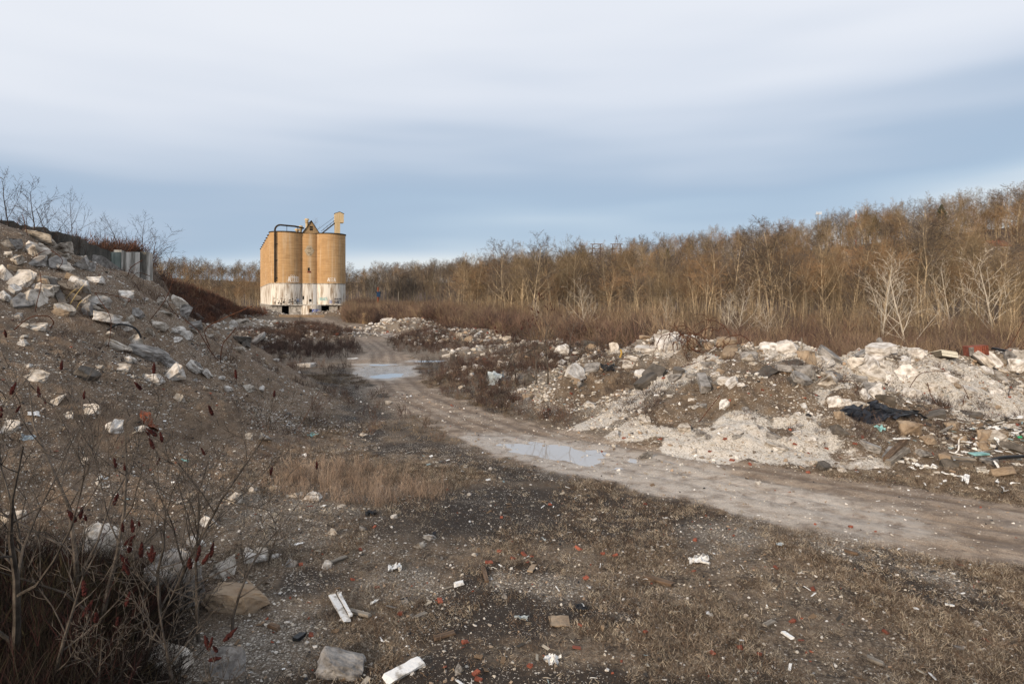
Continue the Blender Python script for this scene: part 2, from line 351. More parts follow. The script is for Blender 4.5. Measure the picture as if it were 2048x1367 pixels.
    return m
M_GROUND = ground_mat()

# ------------------------------------------------------------------ ground sheet (rings widening with distance)
rad = np.concatenate([np.linspace(.6,7,36,endpoint=False), np.geomspace(7,42,430,endpoint=False), np.geomspace(42,200,190,endpoint=False), np.geomspace(200,2600,70)])
ang = np.concatenate([np.linspace(-44,44,500), np.linspace(46,314,92)])*math.pi/180
RR, AA = np.meshgrid(rad, ang, indexing='ij'); X = RR*np.sin(AA); Y = RR*np.cos(AA)
Z, mk = height(X, Y, True)
nr, na = X.shape
V = np.stack([X,Y,Z], -1).reshape(-1,3); V = np.vstack([V, [[0,0,hz(0,0)]]])
i0 = (np.arange(nr-1)[:,None]*na+np.arange(na)[None,:]); j = (np.arange(na)+1)%na; i1 = (np.arange(nr-1)[:,None]*na+j[None,:])
Q = np.stack([i0, i0+na, i1+na, i1], -1).reshape(-1,4)
me = bpy.data.meshes.new('ground'); nq = len(Q); T = np.stack([np.full(na, nr*na), np.arange(na), j], -1)
me.vertices.add(len(V)); me.vertices.foreach_set('co', V.ravel())
me.loops.add(nq*4+na*3); me.loops.foreach_set('vertex_index', np.concatenate([Q.ravel(), T.ravel()]).astype(np.int32))
me.polygons.add(nq+na); me.polygons.foreach_set('loop_start', np.concatenate([np.arange(nq)*4, nq*4+np.arange(na)*3]).astype(np.int32))
me.update(calc_edges=True); me.validate(); me.polygons.foreach_set('use_smooth', [True]*len(me.polygons))
def zone(l): return [(hit(a,b).x, hit(a,b).y, c) for a,b,c in l]
CHALK = zone([(1400,728,.9),(1350,750,.9),(1300,775,.8),(1250,805,.7),(1200,845,.7),(1300,860,1.0),(1380,880,1.1),(1460,890,1.2),(1540,900,1.1),(1600,900,.8),(1480,850,1.0),(1560,695,.9),(1590,705,.8),(1340,690,.8),(1700,740,1.3),(1760,725,1.7),(1780,770,1.8),(1850,750,1.6),(1850,800,1.6),(1920,770,1.6),(1990,790,1.6),(1700,790,1.0),(1630,850,1.0),(1700,895,1.1),(1740,900,.7),(1620,800,.9),(1240,700,.5)])
EARTH = zone([(1380,800,1.4),(1340,830,1.0),(1230,745,1.6),(1160,780,1.5),(1280,760,.8),(1540,760,1.6),(1580,800,1.0),(1500,740,1.1),(1120,840,1.2),(1420,700,1.4),(1850,880,3.0),(1960,880,3),(1780,870,1.4),(1480,800,.6),(1560,860,.5)])
def masks_at(X, Y, mk):
    n1 = fbm(X,Y,.28,4,101); n2 = fbm(X,Y,.9,4,102); n3 = fbm(X,Y,.13,3,103); r = np.hypot(X,Y)
    road = np.clip(mk['rd']+S((3.6-np.abs(mk['d']))/1.6)*.55*S(n2*2+.6)*(1-mk['rm']), 0, 1)
    # pale flats around the far yard
    yard = S((Y-58)/25)*S((170-Y)/30)*S((X+Y*.42)/8)*S((-4-X)/12)*(1-mk['rm'])*.75
    road = np.maximum(road, yard*S(n2+.7))
    gravel = S(mk['md']/.35+.0)*S((n1*1.3+n2*.9+.78)/.6)*np.where(X > 13.3, 1, .95)
    chalk = np.zeros_like(X); earth = np.zeros_like(X)
    for (zx,zy,zr) in CHALK: chalk = np.maximum(chalk, S((1.15-np.hypot(X-zx,(Y-zy))/(zr*1.22)+.75*n2+.4*n1)/.35))
    for (zx,zy,zr) in EARTH: earth = np.maximum(earth, S((1.1-np.hypot(X-zx,(Y-zy))/zr+.7*n2+.3*n1)/.35))
    chalk = chalk*S(mk['md']/.15)*(1-.8*earth)
    gravel = np.maximum(gravel, S(mk['mi']/.6)*S((n2+n1+.2)/.7)*.75)
    gravel = np.maximum(gravel, .8*S((n2+n1*.6-.55)/.35)*S((35-r)/15)*(1-road)*S((.4-mk['left'])/.4))
    for (gx,gy,gr) in ((-5.0,14.6,1.8),(-3.6,9.3,1.3),(-1.9,11.0,.8),(.9,10.8,.6),(2.6,7.6,.5),(-4.3,13,.9),(4.6,13.4,1.1),(6.4,12.9,1.0)):
        gravel = np.maximum(gravel, .85*S(1.25-np.hypot(X-gx,(Y-gy))/gr+.5*n2))
    slope = np.maximum(S(mk['left']/.5), 0)
    # dark humus bands
    dark = S((n1+.5*n2-.06)/.4)*(1-road)*.9*S((70-r)/30)
    dark = np.maximum(dark, .9*S((6.0-np.hypot((X-1.2)*.7,(Y-15.0)*1.6))/4.0+.4*n2)*(1-road))
    dark = np.maximum(dark, .8*np.exp(-((np.abs(mk['d'])-3.1)/.9)**2)*S(n2+.8)*S((Y-14)/4)*S((60-Y)/20))
    dark = np.maximum(dark, .9*S((2.6-np.hypot(X+5.9,(Y-8.4)))/1.5))*(1-.75*slope)
    dark = np.maximum(dark, S((mk['left']-.3)/1.5)*S(n1*1.6-.35)*.5)
    dark = np.where(mk['md'] > .2, S(n1*1.4-.15+.3*n2)*.8*(1-gravel*.6), dark)
    rust = np.clip(S(mk['l2']/2)*.8*(Y > 30)+S((Y-45)/30)*S((X+8)/12)*.6+S(mk['hl']/3)*.9, 0, 1)
    chip = np.clip(.26+.5*n2+.3*n1+.2*slope*S(n1+.4)-.2*road, 0, 1)*S((120-r)/60)
    wet = np.zeros_like(X)
    for (px,py,a,b,ang_) in PUD+[(5.0,16.8,3.6,1.5,-40),(3.2,18.6,2.5,1.6,-40),(-8.6,44,2.6,3.0,0)]:
        ca, sa = math.cos(R(ang_)), math.sin(R(ang_)); u = ((X-px)*ca+(Y-py)*sa)/a; v = (-(X-px)*sa+(Y-py)*ca)/b
        wet = np.maximum(wet, (.55 if py == 46 else 1)*S((1.6-np.sqrt(u*u+v*v)+.4*n2)/.7))
    gravel = gravel*(1-.75*earth); dark = np.maximum(dark*(1-chalk), .45*earth*S(n2+.5))
    return dict(chalk=chalk, earth=earth, rut=np.clip(np.exp(-((np.abs(mk['d'])-.85)/.26)**2)*S(n1+.9)+.6*np.exp(-((np.abs(mk['d']-.75)-.85)/.16)**2)+.5*S(fbm(mk['d']*2.6, Y*.12, 1, 3, 167)*2.5),0,1)*mk['rd'], road=road, gravel=gravel, slope=slope*(1-gravel), dark=dark, rust=rust, chip=chip, wet=wet*road)
mm = masks_at(X, Y, mk)
for k, a in mm.items():
    at = me.attributes.new(k, 'FLOAT', 'POINT'); at.data.foreach_set('value', np.concatenate([a.ravel(), [0]]).astype(np.float32))
me.materials.append(M_GROUND)
tag(obj('ground', me), 'rubble strewn brown earth with dirt track and spoil heaps', kind='structure')

# puddles: level water lying in the hollows
M_WATER, wt, wb = newmat('muddy_water', .03); wb.inputs['Base Color'].default_value = (.46,.44,.42,1); wb.inputs['Specular IOR Level'].default_value = 1.0; wb.inputs['IOR'].default_value = 1.45
PLAB = ['large muddy puddle on the bend of the dirt track','bright oval puddle in the track wheel path','thin bright puddle on the far muddy flat left of its twin','pale puddle spread over the right side of the muddy flat','long puddle beside the far rubble piles','thin far puddle where the track nears the silos','narrow puddle beside the far rutted track']
for (px,py,a,b,an), lb in zip(PUD, PLAB):
    mb = MB(); k = 40; mb.add([(math.cos(2*math.pi*i/k)*a*1.35, math.sin(2*math.pi*i/k)*b*1.35, 0) for i in range(k)], [tuple(range(k))])
    tag(obj('puddle', mb.mesh('puddle', M_WATER), loc=(px,py,WL), rot=(0,0,R(an))), lb, kind='structure')

# ------------------------------------------------------------------ many small things in one object
def scatter(name, protos, P, R_, S_, C, I, label, cat, kind='stuff', setmat=None):
    """protos: list of (MB, [materials]); P/R_/S_ (n,3), C (n,3), I (n,). One object whose own mesh carries the shapes and the points."""
    mats = []; vs = []; fs = []; mi = []; pid = []
    for k, (mb, ml) in enumerate(protos):
        b = len(vs); vs.extend(mb.v); fs.extend([tuple(i+b for i in f) for f in mb.f])
        off = len(mats); mats.extend(ml); mi.extend([off+x for x in mb.m]); pid.extend([k+1]*len(mb.v))
    nb = len(vs); n = len(P); me = bpy.data.meshes.new(name); me.from_pydata(vs, [], fs)
    for q in mats: me.materials.append(q)
    me.polygons.foreach_set('material_index', mi)
    me.vertices.add(n); co = np.empty(len(me.vertices)*3, np.float32); me.vertices.foreach_get('co', co); co = co.reshape(-1,3); co[nb:] = P; me.vertices.foreach_set('co', co.ravel())
    def at(nm, ty, fld, a, d): x = me.attributes.new(nm, ty, 'POINT'); full = np.zeros((nb+n, d), np.float32); full[nb:] = np.asarray(a).reshape(n,-1)[:, :d]; x.data.foreach_set(fld, full.ravel())
    at('rot', 'FLOAT_VECTOR', 'vector', R_, 3); at('scl', 'FLOAT_VECTOR', 'vector', S_, 3)
    at('col', 'FLOAT_COLOR', 'color', np.hstack([C, np.ones((n,1))]), 4)
    x = me.attributes.new('pid', 'INT', 'POINT'); x.data.foreach_set('value', np.array(pid+[0]*n, np.int32))
    x = me.attributes.new('idx', 'INT', 'POINT'); x.data.foreach_set('value', np.array([0]*nb+list(np.asarray(I)+1), np.int32))
    me.update()
    o = obj(name, me); g = bpy.data.node_groups.new(name, 'GeometryNodeTree')
    g.interface.new_socket('Geometry', in_out='INPUT', socket_type='NodeSocketGeometry'); g.interface.new_socket('Geometry', in_out='OUTPUT', socket_type='NodeSocketGeometry')
    n_, l_ = g.nodes, g.links; gi = n_.new('NodeGroupInput'); go = n_.new('NodeGroupOutput'); jn = n_.new('GeometryNodeJoinGeometry')
    def named(nm, ty): a = n_.new('GeometryNodeInputNamedAttribute'); a.data_type = ty; a.inputs['Name'].default_value = nm; return a.outputs['Attribute']
    ap, ai, ar, as_ = named('pid','INT'), named('idx','INT'), named('rot','FLOAT_VECTOR'), named('scl','FLOAT_VECTOR')
    for k in range(len(protos)):
        def eq(a): c = n_.new('FunctionNodeCompare'); c.data_type = 'INT'; c.operation = 'EQUAL'; l_.new(a, c.inputs[2]); c.inputs[3].default_value = k+1; return c.outputs[0]
        s1 = n_.new('GeometryNodeSeparateGeometry'); l_.new(gi.outputs[0], s1.inputs[0]); l_.new(eq(ap), s1.inputs[1])
        s2 = n_.new('GeometryNodeSeparateGeometry'); l_.new(gi.outputs[0], s2.inputs[0]); l_.new(eq(ai), s2.inputs[1])
        ip = n_.new('GeometryNodeInstanceOnPoints'); l_.new(s2.outputs[0], ip.inputs['Points']); l_.new(s1.outputs[0], ip.inputs['Instance'])
        e2 = n_.new('FunctionNodeEulerToRotation'); l_.new(ar, e2.inputs[0]); l_.new(e2.outputs[0], ip.inputs['Rotation']); l_.new(as_, ip.inputs['Scale'])
        l_.new(ip.outputs[0], jn.inputs[0])
    l_.new(jn.outputs[0], go.inputs[0]); md = o.modifiers.new('scatter', 'NODES'); md.node_group = g
    return tag(o, label, cat, kind=kind)

# ------------------------------------------------------------------ rocks
def hull(rn, n=16, flat=1.0):
    bm = bmesh.new()
    for _ in range(n):
        v = Vector((rn.uniform(-1,1), rn.uniform(-1,1), rn.uniform(-1,1)))
        mxx = max(abs(v.x), abs(v.y), abs(v.z)); L_ = v.length; v = v/(mxx**.55*L_**.45)
        v *= rn.uniform(.82, 1); bm.verts.new((v.x*.5, v.y*.5, v.z*.5*flat))
    r = bmesh.ops.convex_hull(bm, input=bm.verts)
    bmesh.ops.delete(bm, geom=[g for g in set(r['geom_interior']+r['geom_unused']) if isinstance(g, bmesh.types.BMVert)], context='VERTS')
    return bm
def rockmesh(name, seed, material, detail=0, flat=1.0, n=16):
    rn = random.Random(seed); bm = hull(rn, n, flat)
    if detail:
        bmesh.ops.bevel(bm, geom=list(bm.edges), offset=.018, segments=1, affect='EDGES')
        bmesh.ops.triangulate(bm, faces=bm.faces)
        bmesh.ops.subdivide_edges(bm, edges=bm.edges, cuts=detail, use_grid_fill=True)
        bm.normal_update(); ns = [(v, v.normal.copy()) for v in bm.verts]
        for v, nn in ns:
            p = v.co*3.1+Vector((seed*3.7, 0, 0)); v.co += nn*(mnoise.fractal(p, 1.0, 2.0, 4)*.05-abs(mnoise.noise(p*1.7))*.09)
    me = bpy.data.meshes.new(name); bm.to_mesh(me); bm.free(); me.materials.append(material); return me
RK = {}
for key, m_, fl in (('pale',M_CONC,1),('grey',M_GREY,1),('tan',M_TAN,1),('dark',M_DARK,1),('white',M_WHITE,1)):
    RK[key] = [rockmesh('chunk_'+key, 10+i+len(key)*7, m_, 2, fl, 11+2*i) for i in range(4)]
RKB = {k: [rockmesh('boulder_'+k, 31+i, m_, 3, 1, 26) for i in range(2)] for k, m_ in (('pale',M_CONC),('grey',M_GREY),('tan',M_TAN),('white',M_WHITE),('dark',M_DARK))}
def slabmesh(name, seed, material):
    rn = random.Random(seed); bm = bmesh.new(); k = rn.randint(5,7); a0 = rn.uniform(0,6)
    pts = []
    for i in range(k):
        a = a0+2*math.pi*(i+rn.uniform(-.25,.25))/k; pts.append((.5*math.cos(a)*rn.uniform(.8,1.1), .5*math.sin(a)*rn.uniform(.8,1.1)))
    for z in (-.5,.5):
        for p in pts: bm.verts.new((p[0]+rn.uniform(-.03,.03), p[1]+rn.uniform(-.03,.03), z))
    bmesh.ops.convex_hull(bm, input=bm.verts); bmesh.ops.dissolve_limit(bm, angle_limit=.1, verts=bm.verts, edges=bm.edges)
    bmesh.ops.bevel(bm, geom=list(bm.edges), offset=.03, segments=1, affect='EDGES'); bmesh.ops.triangulate(bm, faces=bm.faces)
    bmesh.ops.subdivide_edges(bm, edges=bm.edges, cuts=2, use_grid_fill=True)
    for v in bm.verts:
        d = mnoise.noise_vector(v.co*5+Vector((seed,0,0)))*.035; v.co += Vector((d.x, d.y, d.z*2))
    me = bpy.data.meshes.new(name); bm.to_mesh(me); bm.free(); me.materials.append(material); return me
SLB = {k: [slabmesh('slab_'+k, 3+i+len(k), m_) for i in range(3)] for k, m_ in (('pale',M_CONC),('grey',M_GREY),('dark',M_DARK),('tan',M_TAN),('white',M_WHITE))}
rr_ = random.Random(5)

LMK = [(70,470,'crest boulder'),(117,528,'wedge shaped block'),(88,558,'rounded end block'),(150,570,'cracked block'),(230,690,'long block on the cable'),(285,715,'flat grey slab'),(337,746,'upright white chunk'),(302,850,'rust red sheet'),(64,655,'lone pale lump'),(35,560,'tilted slab'),(300,560,'streaked wall'),(328,1180,'grey upright boulder'),(464,1205,'large tan boulder'),(180,1090,'blotchy thicket boulder'),(675,1342,'mottled grey rock'),(680,1225,'long white board'),(857,1077,'flat cream stone'),(680,960,'pink grass patch'),(1110,1245,'flat cream sheet'),(1515,965,'cream track stone'),(1090,895,'large puddle'),(808,1350,'broad white board'),(1320,1165,'rotten log'),(1345,690,'smooth white boulder'),(1400,700,'rebar nest'),(1452,682,'capped boulder'),(1498,716,'squared crest block'),(1408,776,'ribbed grey roll'),(1230,696,'upright heap stone'),(1160,775,'grey flank stone'),(1090,770,'heap foot sumac'),(1646,713,'round saddle boulder'),(1735,790,'tall white stone'),(1690,780,'red stained boulder'),(1775,803,'brown pitted boulder'),(1885,710,'cream grid block'),(1950,710,'ribbed red block'),(1750,838,'black tarpaulin'),(1826,862,'flat faced boulder'),(1978,876,'pinkish boulder'),(1905,930,'brown slab'),(1790,915,'leaning timbers'),(464,648,'far white block'),(500,685,'far slab pile'),(570,712,'little stone stack'),(609,731,'white plaster patch'),(598,650,'round yard bush'),(678,690,'yard sapling'),(775,808,'verge stone'),(920,672,'far leaning slab'),(985,770,'torn plastic sheet'),(780,750,'oval puddle'),(830,640,'far left pile'),(530,790,'slope foot'),(1500,850,'lower front heap'),(1300,850,'pale heap skirt'),(520,1000,'pale gravel fan'),(1700,900,'small chalk mound')]
_used = {}
def near_label(px, py, what):
    d, k = min((math.hypot(px-a,(py-b)*1.3), i) for i,(a,b,c) in enumerate(LMK)); a, b, c = LMK[k]; dx, dy = px-a, (py-b)*1.3
    dr = ('left of' if dx < 0 else 'right of') if abs(dx) > 2*abs(dy) else (('above' if dy < 0 else 'below') if abs(dy) > 2*abs(dx) else ('above and ' if dy < 0 else 'below and ')+('left of' if dx < 0 else 'right of'))
    dist = 'close ' if d < 28 else ('a little way ' if d < 60 else 'well ')
    key = (what, dist, dr, c); n_ = _used.get(key, 0); _used[key] = n_+1
    if n_:                                            # say it by a second landmark too
        d2, k2 = sorted((math.hypot(px-a2,(py-b2)*1.3), i) for i,(a2,b2,_) in enumerate(LMK))[n_ if n_ < 5 else 5]; return f"{what} between the {c} and {LMK[k2][2]}" if n_ < 3 else f"{what} {dist}{dr} the {LMK[k2][2]}"
    return f"{what} {dist}{dr} the {c}"
def tnormal(x, y, e=.5):
    a = height(np.array([x+e,x-e,x,x]), np.array([y,y,y+e,y-e])); return Vector((-(a[0]-a[1])/(2*e), -(a[2]-a[3])/(2*e), 1)).normalized()
def rock(cx, cy, wpx, hpx, kind='pale', label=None, group=None, slab=False, tilt=0, name=None, cat=None, sink=.36):
    """a lump whose visible middle is at photo pixel cx, cy and which covers about wpx x hpx of the photograph"""
    if label and group:
        label = near_label(cx, cy, ('small ' if wpx*hpx < 300 else 'medium ')+{'pale':'pale','white':'whitish','grey':'grey','tan':'tan','dark':'dark brown'}[kind]+(' round' if wpx < 1.25*hpx else ' flat' if wpx > 1.9*hpx else '')+(' slab' if slab else ' chunk'))
    p = hit(cx, cy+hpx*.30); d = p.y; W = wpx*d/F*1.36; H = hpx*d/F*1.42
    if slab:
        me = rr_.choice(SLB[kind]); th = min(.28, .25*W)+.04
        o = obj(name or 'slab_fragment', me, loc=(p.x, p.y+W*.2, p.z+H*.25), scale=(W, W*rr_.uniform(.6,.9), th))
        nn = tnormal(p.x, p.y); q = nn.to_track_quat('Z', 'Y') @ Euler((R(tilt), R(rr_.uniform(-9,9)), rr_.uniform(0,6))).to_quaternion(); o.rotation_euler = q.to_euler()
        cat = cat or 'slab'
    else:
        big_ = wpx*hpx > 3600; me = rr_.choice(RKB[kind] if big_ else RK[kind]); W *= .84 if big_ else 1; H *= .84 if big_ else 1; D = math.sqrt(W*H)*rr_.uniform(.85,1.15)
        o = obj(name or 'concrete_chunk', me, loc=(p.x, p.y+D*.25, p.z+H*(.5-sink)), scale=(W, D, H))
        o.rotation_euler = (R(rr_.uniform(-14,14)), R(tilt or rr_.uniform(-12,12)), R(rr_.uniform(-35,35)+rr_.choice((0,180))))
        cat = cat or 'rubble chunk'
    return tag(o, label, cat, group)

# left dirt slope, in the enlarged view's pixels
G1 = 'broken concrete chunks on the left dirt slope'
def z1(zx, zy, zw, zh, kind, label=None, **k):
    return rock(zx*.351, 300+zy*.351, zw*.351, zh*.351, kind, label or 'x', None if label else G1, **k)
for a in [
 (200,490,140,70,'pale','rounded pale boulder at the very top of the left slope under the bushes'),
 (185,560,120,80,'pale','pale jagged chunk just below the boulder on the slope top'),
 (335,555,115,60,'pale','pale chunk right of the jagged chunk near the slope crest'),
 (75,630,95,48,'pale','flat topped pale block near the left edge of the upper slope'),
 (340,605,80,42,'pale','narrow pale block above the striped one on the upper slope'),
 (335,650,108,62,'pale','pale wedge shaped block with cracked face on the upper slope'),
 (437,640,85,85,'grey','grey block with dark shaded side beside the slope edge'),
 (215,640,58,38,'tan','brownish lump between two pale blocks on the upper slope'),
 (95,735,110,115,'pale','long slab standing tilted in the middle of the left edge cluster'),
 (12,700,75,110,'white','whitish block cut by the left edge of the photo'),
 (250,735,100,50,'pale','pale block with rounded end above the charred timber'),
 (255,800,75,60,'pale','stubby pale block left of the charred timber'),
 (18,840,62,65,'white','small white block at the left edge beneath the tilted slab'),
 (430,765,100,95,'white','bright cracked block behind the bent yellow stalks'),
 (455,858,115,50,'pale','long flat pale slab below the bright cracked block'),
 (385,790,70,45,'pale',None),(185,1005,105,50,'pale','lone pale flat lump under the curved rusty bars'),
 (110,1110,52,36,'white',None),(695,998,98,58,'white','upper pale chunk of the mid slope group'),
 (718,970,58,40,'pale',None),(655,1108,138,62,'pale','long pale block on the black cable in the middle of the slope'),
 (758,1085,95,75,'pale','squarish pale block right of the long one on the cable'),
 (890,1003,90,50,'pale','flat tan chunk near the slope edge'),
 (730,1200,62,36,'white',None),(960,1272,95,115,'white','big upright white chunk low on the left slope'),
 (860,1312,95,50,'white','flat white chunk at the foot of the upright one'),
 (680,1242,90,42,'pale',None),(180,1295,120,62,'pale','pale flat lump behind the sumac branches on the slope'),
 (725,815,52,36,'pale',None),(850,1040,48,42,'pale',None),(905,862,85,50,'pale','pale chunk at the foot of the white streaked wall'),
 (940,922,65,30,'pale',None),(1005,1090,42,40,'white',None),(155,1240,38,28,'white',None),(320,740,42,30,'pale',None),
 (490,662,62,60,'grey','grey chunk at the right end of the crest cluster'),(480,590,60,30,'pale',None),(40,790,32,26,'pale',None),(560,600,50,30,'pale',None),
 (610,1050,60,35,'pale',None),(545,850,35,22,'pale',None),(825,848,30,20,'white',None),(990,1040,50,25,'white',None),(1100,1030,45,30,'pale',None),(30,590,50,30,'pale',None),
 (700,885,36,22,'pale',None),(100,940,34,22,'white',None),(620,720,30,18,'pale',None),(760,1300,35,24,'white',None),(1260,1300,36,22,'white',None),(1150,1110,40,26,'pale',None),
 (130,1000,60,30,'pale',None),(600,640,60,36,'pale',None),(430,1170,36,26,'pale',None),(560,1240,40,24,'pale',None)]: z1(*a)
z1(810,1160,150,75,'grey','flat grey slab lying below the pale blocks on the slope', slab=True, tilt=10)
z1(905,1175,85,75,'grey','broken grey slab piece beside the flat grey slab', slab=True, tilt=20)
z1(480,1290,110,80,'dark','dark grey slab sliding down the lower left slope', slab=True, tilt=15)
# lower left
def z6(zx, zy, zw, zh, kind, label=None, **k):
    return rock(zx*.444, 760+zy*.444, zw*.444, zh*.444, kind, label or 'pale rubble lump in the gravel at the foot of the left slope', None if label else 'rubble lumps at the slope foot', **k)
for a in [
 (500,215,72,62,'white','white angular chunk above the rust red sheet'),(240,95,85,50,'pale','pale lump behind the crossing sumac twigs'),
 (385,140,95,48,'pale','pale block left of the white angular chunk'),(305,165,32,38,'pale'),(630,220,52,32,'white'),(800,85,50,40,'pale'),(690,8,70,26,'white'),
 (430,740,135,200,'pale','pale blotchy boulder deep inside the sumac thicket'),
 (740,950,245,325,'grey','big grey upright boulder with dark hollows behind the red sumac cones'),
 (1045,1005,295,130,'tan','large tan boulder lying right of the grey upright boulder'),
 (985,862,72,112,'pale','upright pale stone just behind the large tan boulder'),(870,737,85,46,'white','flat white stone above the grey upright boulder'),
 (945,650,80,56,'white','white lump under a pair of red sumac cones'),(1115,772,38,36,'white'),(600,1275,470,130,'pale','long low pale slab at the bottom left of the photo'),
 (1000,1325,150,110,'grey','grey lump at the bottom edge right of the long pale slab'),(40,620,95,62,'pale','pale lump behind the leftmost sumac trunk'),
 (10,232,90,55,'pale','brown grey lump at the left edge on the lower slope'),(1180,270,80,40,'grey'),(1115,260,36,30,'pale'),(370,372,40,26,'pale'),(1050,540,60,50,'pale'),
 (1160,800,80,50,'pale'),(560,780,50,30,'white'),(1130,500,40,24,'pale'),(920,40,36,26,'pale'),(1020,40,36,26,'white'),(1115,40,50,26,'pale')]: z6(*a)
# near ground
def z7(zx, zy, zw, zh, kind, label=None, **k):
    return rock(500+zx*.381, 900+zy*.381, zw*.381, zh*.381, kind, label or 'small stone lying in the dead grass of the near ground', None if label else 'small stones in the dead grass', **k)
for a in [
 (330,252,80,46,'white','pale stone at the edge of the tall pink grass'),(435,435,52,38,'pale','pale stone left of the middle stones in the grass'),
 (218,602,68,45,'grey','grey stone beside a red brick bit'),(402,607,52,60,'white','egg shaped white stone beside a grey plank'),
 (937,463,62,26,'white','flat cream stone in the middle of the near ground'),(885,500,52,42,'pale','pinkish stone just below the flat cream stone'),
 (460,1165,255,115,'grey','big mottled grey rock at the bottom edge'),(755,352,36,26,'white'),(590,418,44,24,'grey'),(815,805,50,30,'grey'),
 (20,575,110,60,'white'),(1150,235,22,14,'white'),(1262,98,18,16,'white'),(740,830,50,20,'grey'),(1095,1160,36,50,'grey'),(860,1082,26,20,'grey'),
 (1340,780,36,26,'grey'),(1005,578,22,18,'grey'),(480,295,40,20,'white'),(235,240,60,40,'pale'),(690,190,24,10,'white'),(1808,365,28,16,'white'),(130,560,40,26,'white'),(1480,600,30,18,'pale'),(10,215,40,30,'pale')]: z7(*a)
def z8(zx, zy, zw, zh, kind, label=None, **k):
    return rock(1200+zx*.414, 900+zy*.414, zw*.414, zh*.414, kind, label or 'small stone lying near the dirt track', None if label else 'small stones near the track', **k)
for a in [(765,158,28,22,'white','single cream stone lying on the dirt track'),(255,488,18,14,'white'),(540,802,28,18,'white'),(1885,325,16,12,'white'),(1740,972,36,18,'grey'),(1900,552,20,12,'white'),(15,870,22,30,'tan'),(1830,850,50,24,'pale')]: z8(*a)
# right spoil heaps
def z4(zx, zy, zw, zh, kind, label=None, **k):
    return rock(1000+zx*.254, 640+zy*.254, zw*.254, zh*.254, kind, label or 'rubble lump on the brown and white centre heap', None if label else 'rubble lumps on the centre heap', **k)
for a in [
 (905,222,62,82,'pale','upright pale stone near the peak of the brown heap'),(505,240,115,95,'white','white boulder behind the sumac on the far side of the heap'),
 (1345,175,265,150,'white','huge smooth white boulder leaning under the rebar nest'),(1530,195,115,95,'tan','tan boulder inside the rebar nest'),
 (1655,210,80,60,'tan','smaller tan boulder at the right of the rebar nest'),(1780,175,130,95,'tan','rounded tan boulder with white cap on the heap top'),
 (1960,298,115,75,'pale','squared pale block on the crest right of the nest'),(1738,412,62,60,'tan','tan lump below the heap crest'),
 (1510,437,85,42,'grey','grey block with a dark slot above the grey roll'),(1580,490,90,55,'grey','grey slab fragment beside the grey roll'),
 (625,520,58,76,'grey','rounded grey stone on the left flank of the heap'),(655,606,32,32,'white'),(240,472,110,100,'dark','dark boulder in the weeds at the left of the heap'),
 (220,612,85,62,'tan','tan boulder below the dark one in the weeds'),(340,312,80,62,'pale','pale boulder in front of the sumac stem'),(20,352,70,60,'pale'),
 (720,195,150,46,'dark','dark slab edge sticking out near the heap top'),(1050,305,130,42,'white','flat white slab across the upper heap'),
 (1060,240,95,42,'pale','short pale slab above the flat white slab'),(1150,142,105,36,'tan','tan slab at the horizon left of the smooth boulder'),
 (705,672,80,42,'white','small white slab on the lower left flank'),(1540,692,62,36,'white'),(1640,922,42,60,'grey','pointed grey stone low on the front heap'),
 (120,457,54,42,'pale'),(165,562,60,42,'pale'),(1285,115,95,62,'pale','pale block behind the smooth boulder'),(1980,192,56,56,'pale'),
 (870,492,32,40,'tan'),(640,236,56,42,'pale'),(1430,500,60,40,'grey'),(180,170,30,26,'pale'),(40,150,80,50,'pale'),(1680,235,80,40,'pale'),(1090,270,60,36,'pale'),
 (940,385,70,30,'white'),(560,480,40,30,'pale'),(1110,720,40,26,'white'),(1340,600,50,30,'white'),(1100,430,60,40,'dark'),(1180,400,50,36,'dark'),(1230,340,44,30,'pale'),(780,490,60,26,'pale'),(430,520,40,26,'pale'),(360,520,46,34,'grey'),(550,410,60,34,'pale'),
 (1700,440,70,36,'white'),(1900,520,60,34,'white'),(2000,350,60,30,'pale'),(1940,710,50,30,'grey'),(950,700,40,22,'white'),(1660,330,80,30,'pale')]: z4(*a)
def z5(zx, zy, zw, zh, kind, label=None, **k):
    return rock(1500+zx*.2676, 640+zy*.2676, zw*.2676, zh*.2676, kind, label or 'rubble lump set in the chalky right hand heap', None if label else 'rubble lumps on the chalky heap', **k)
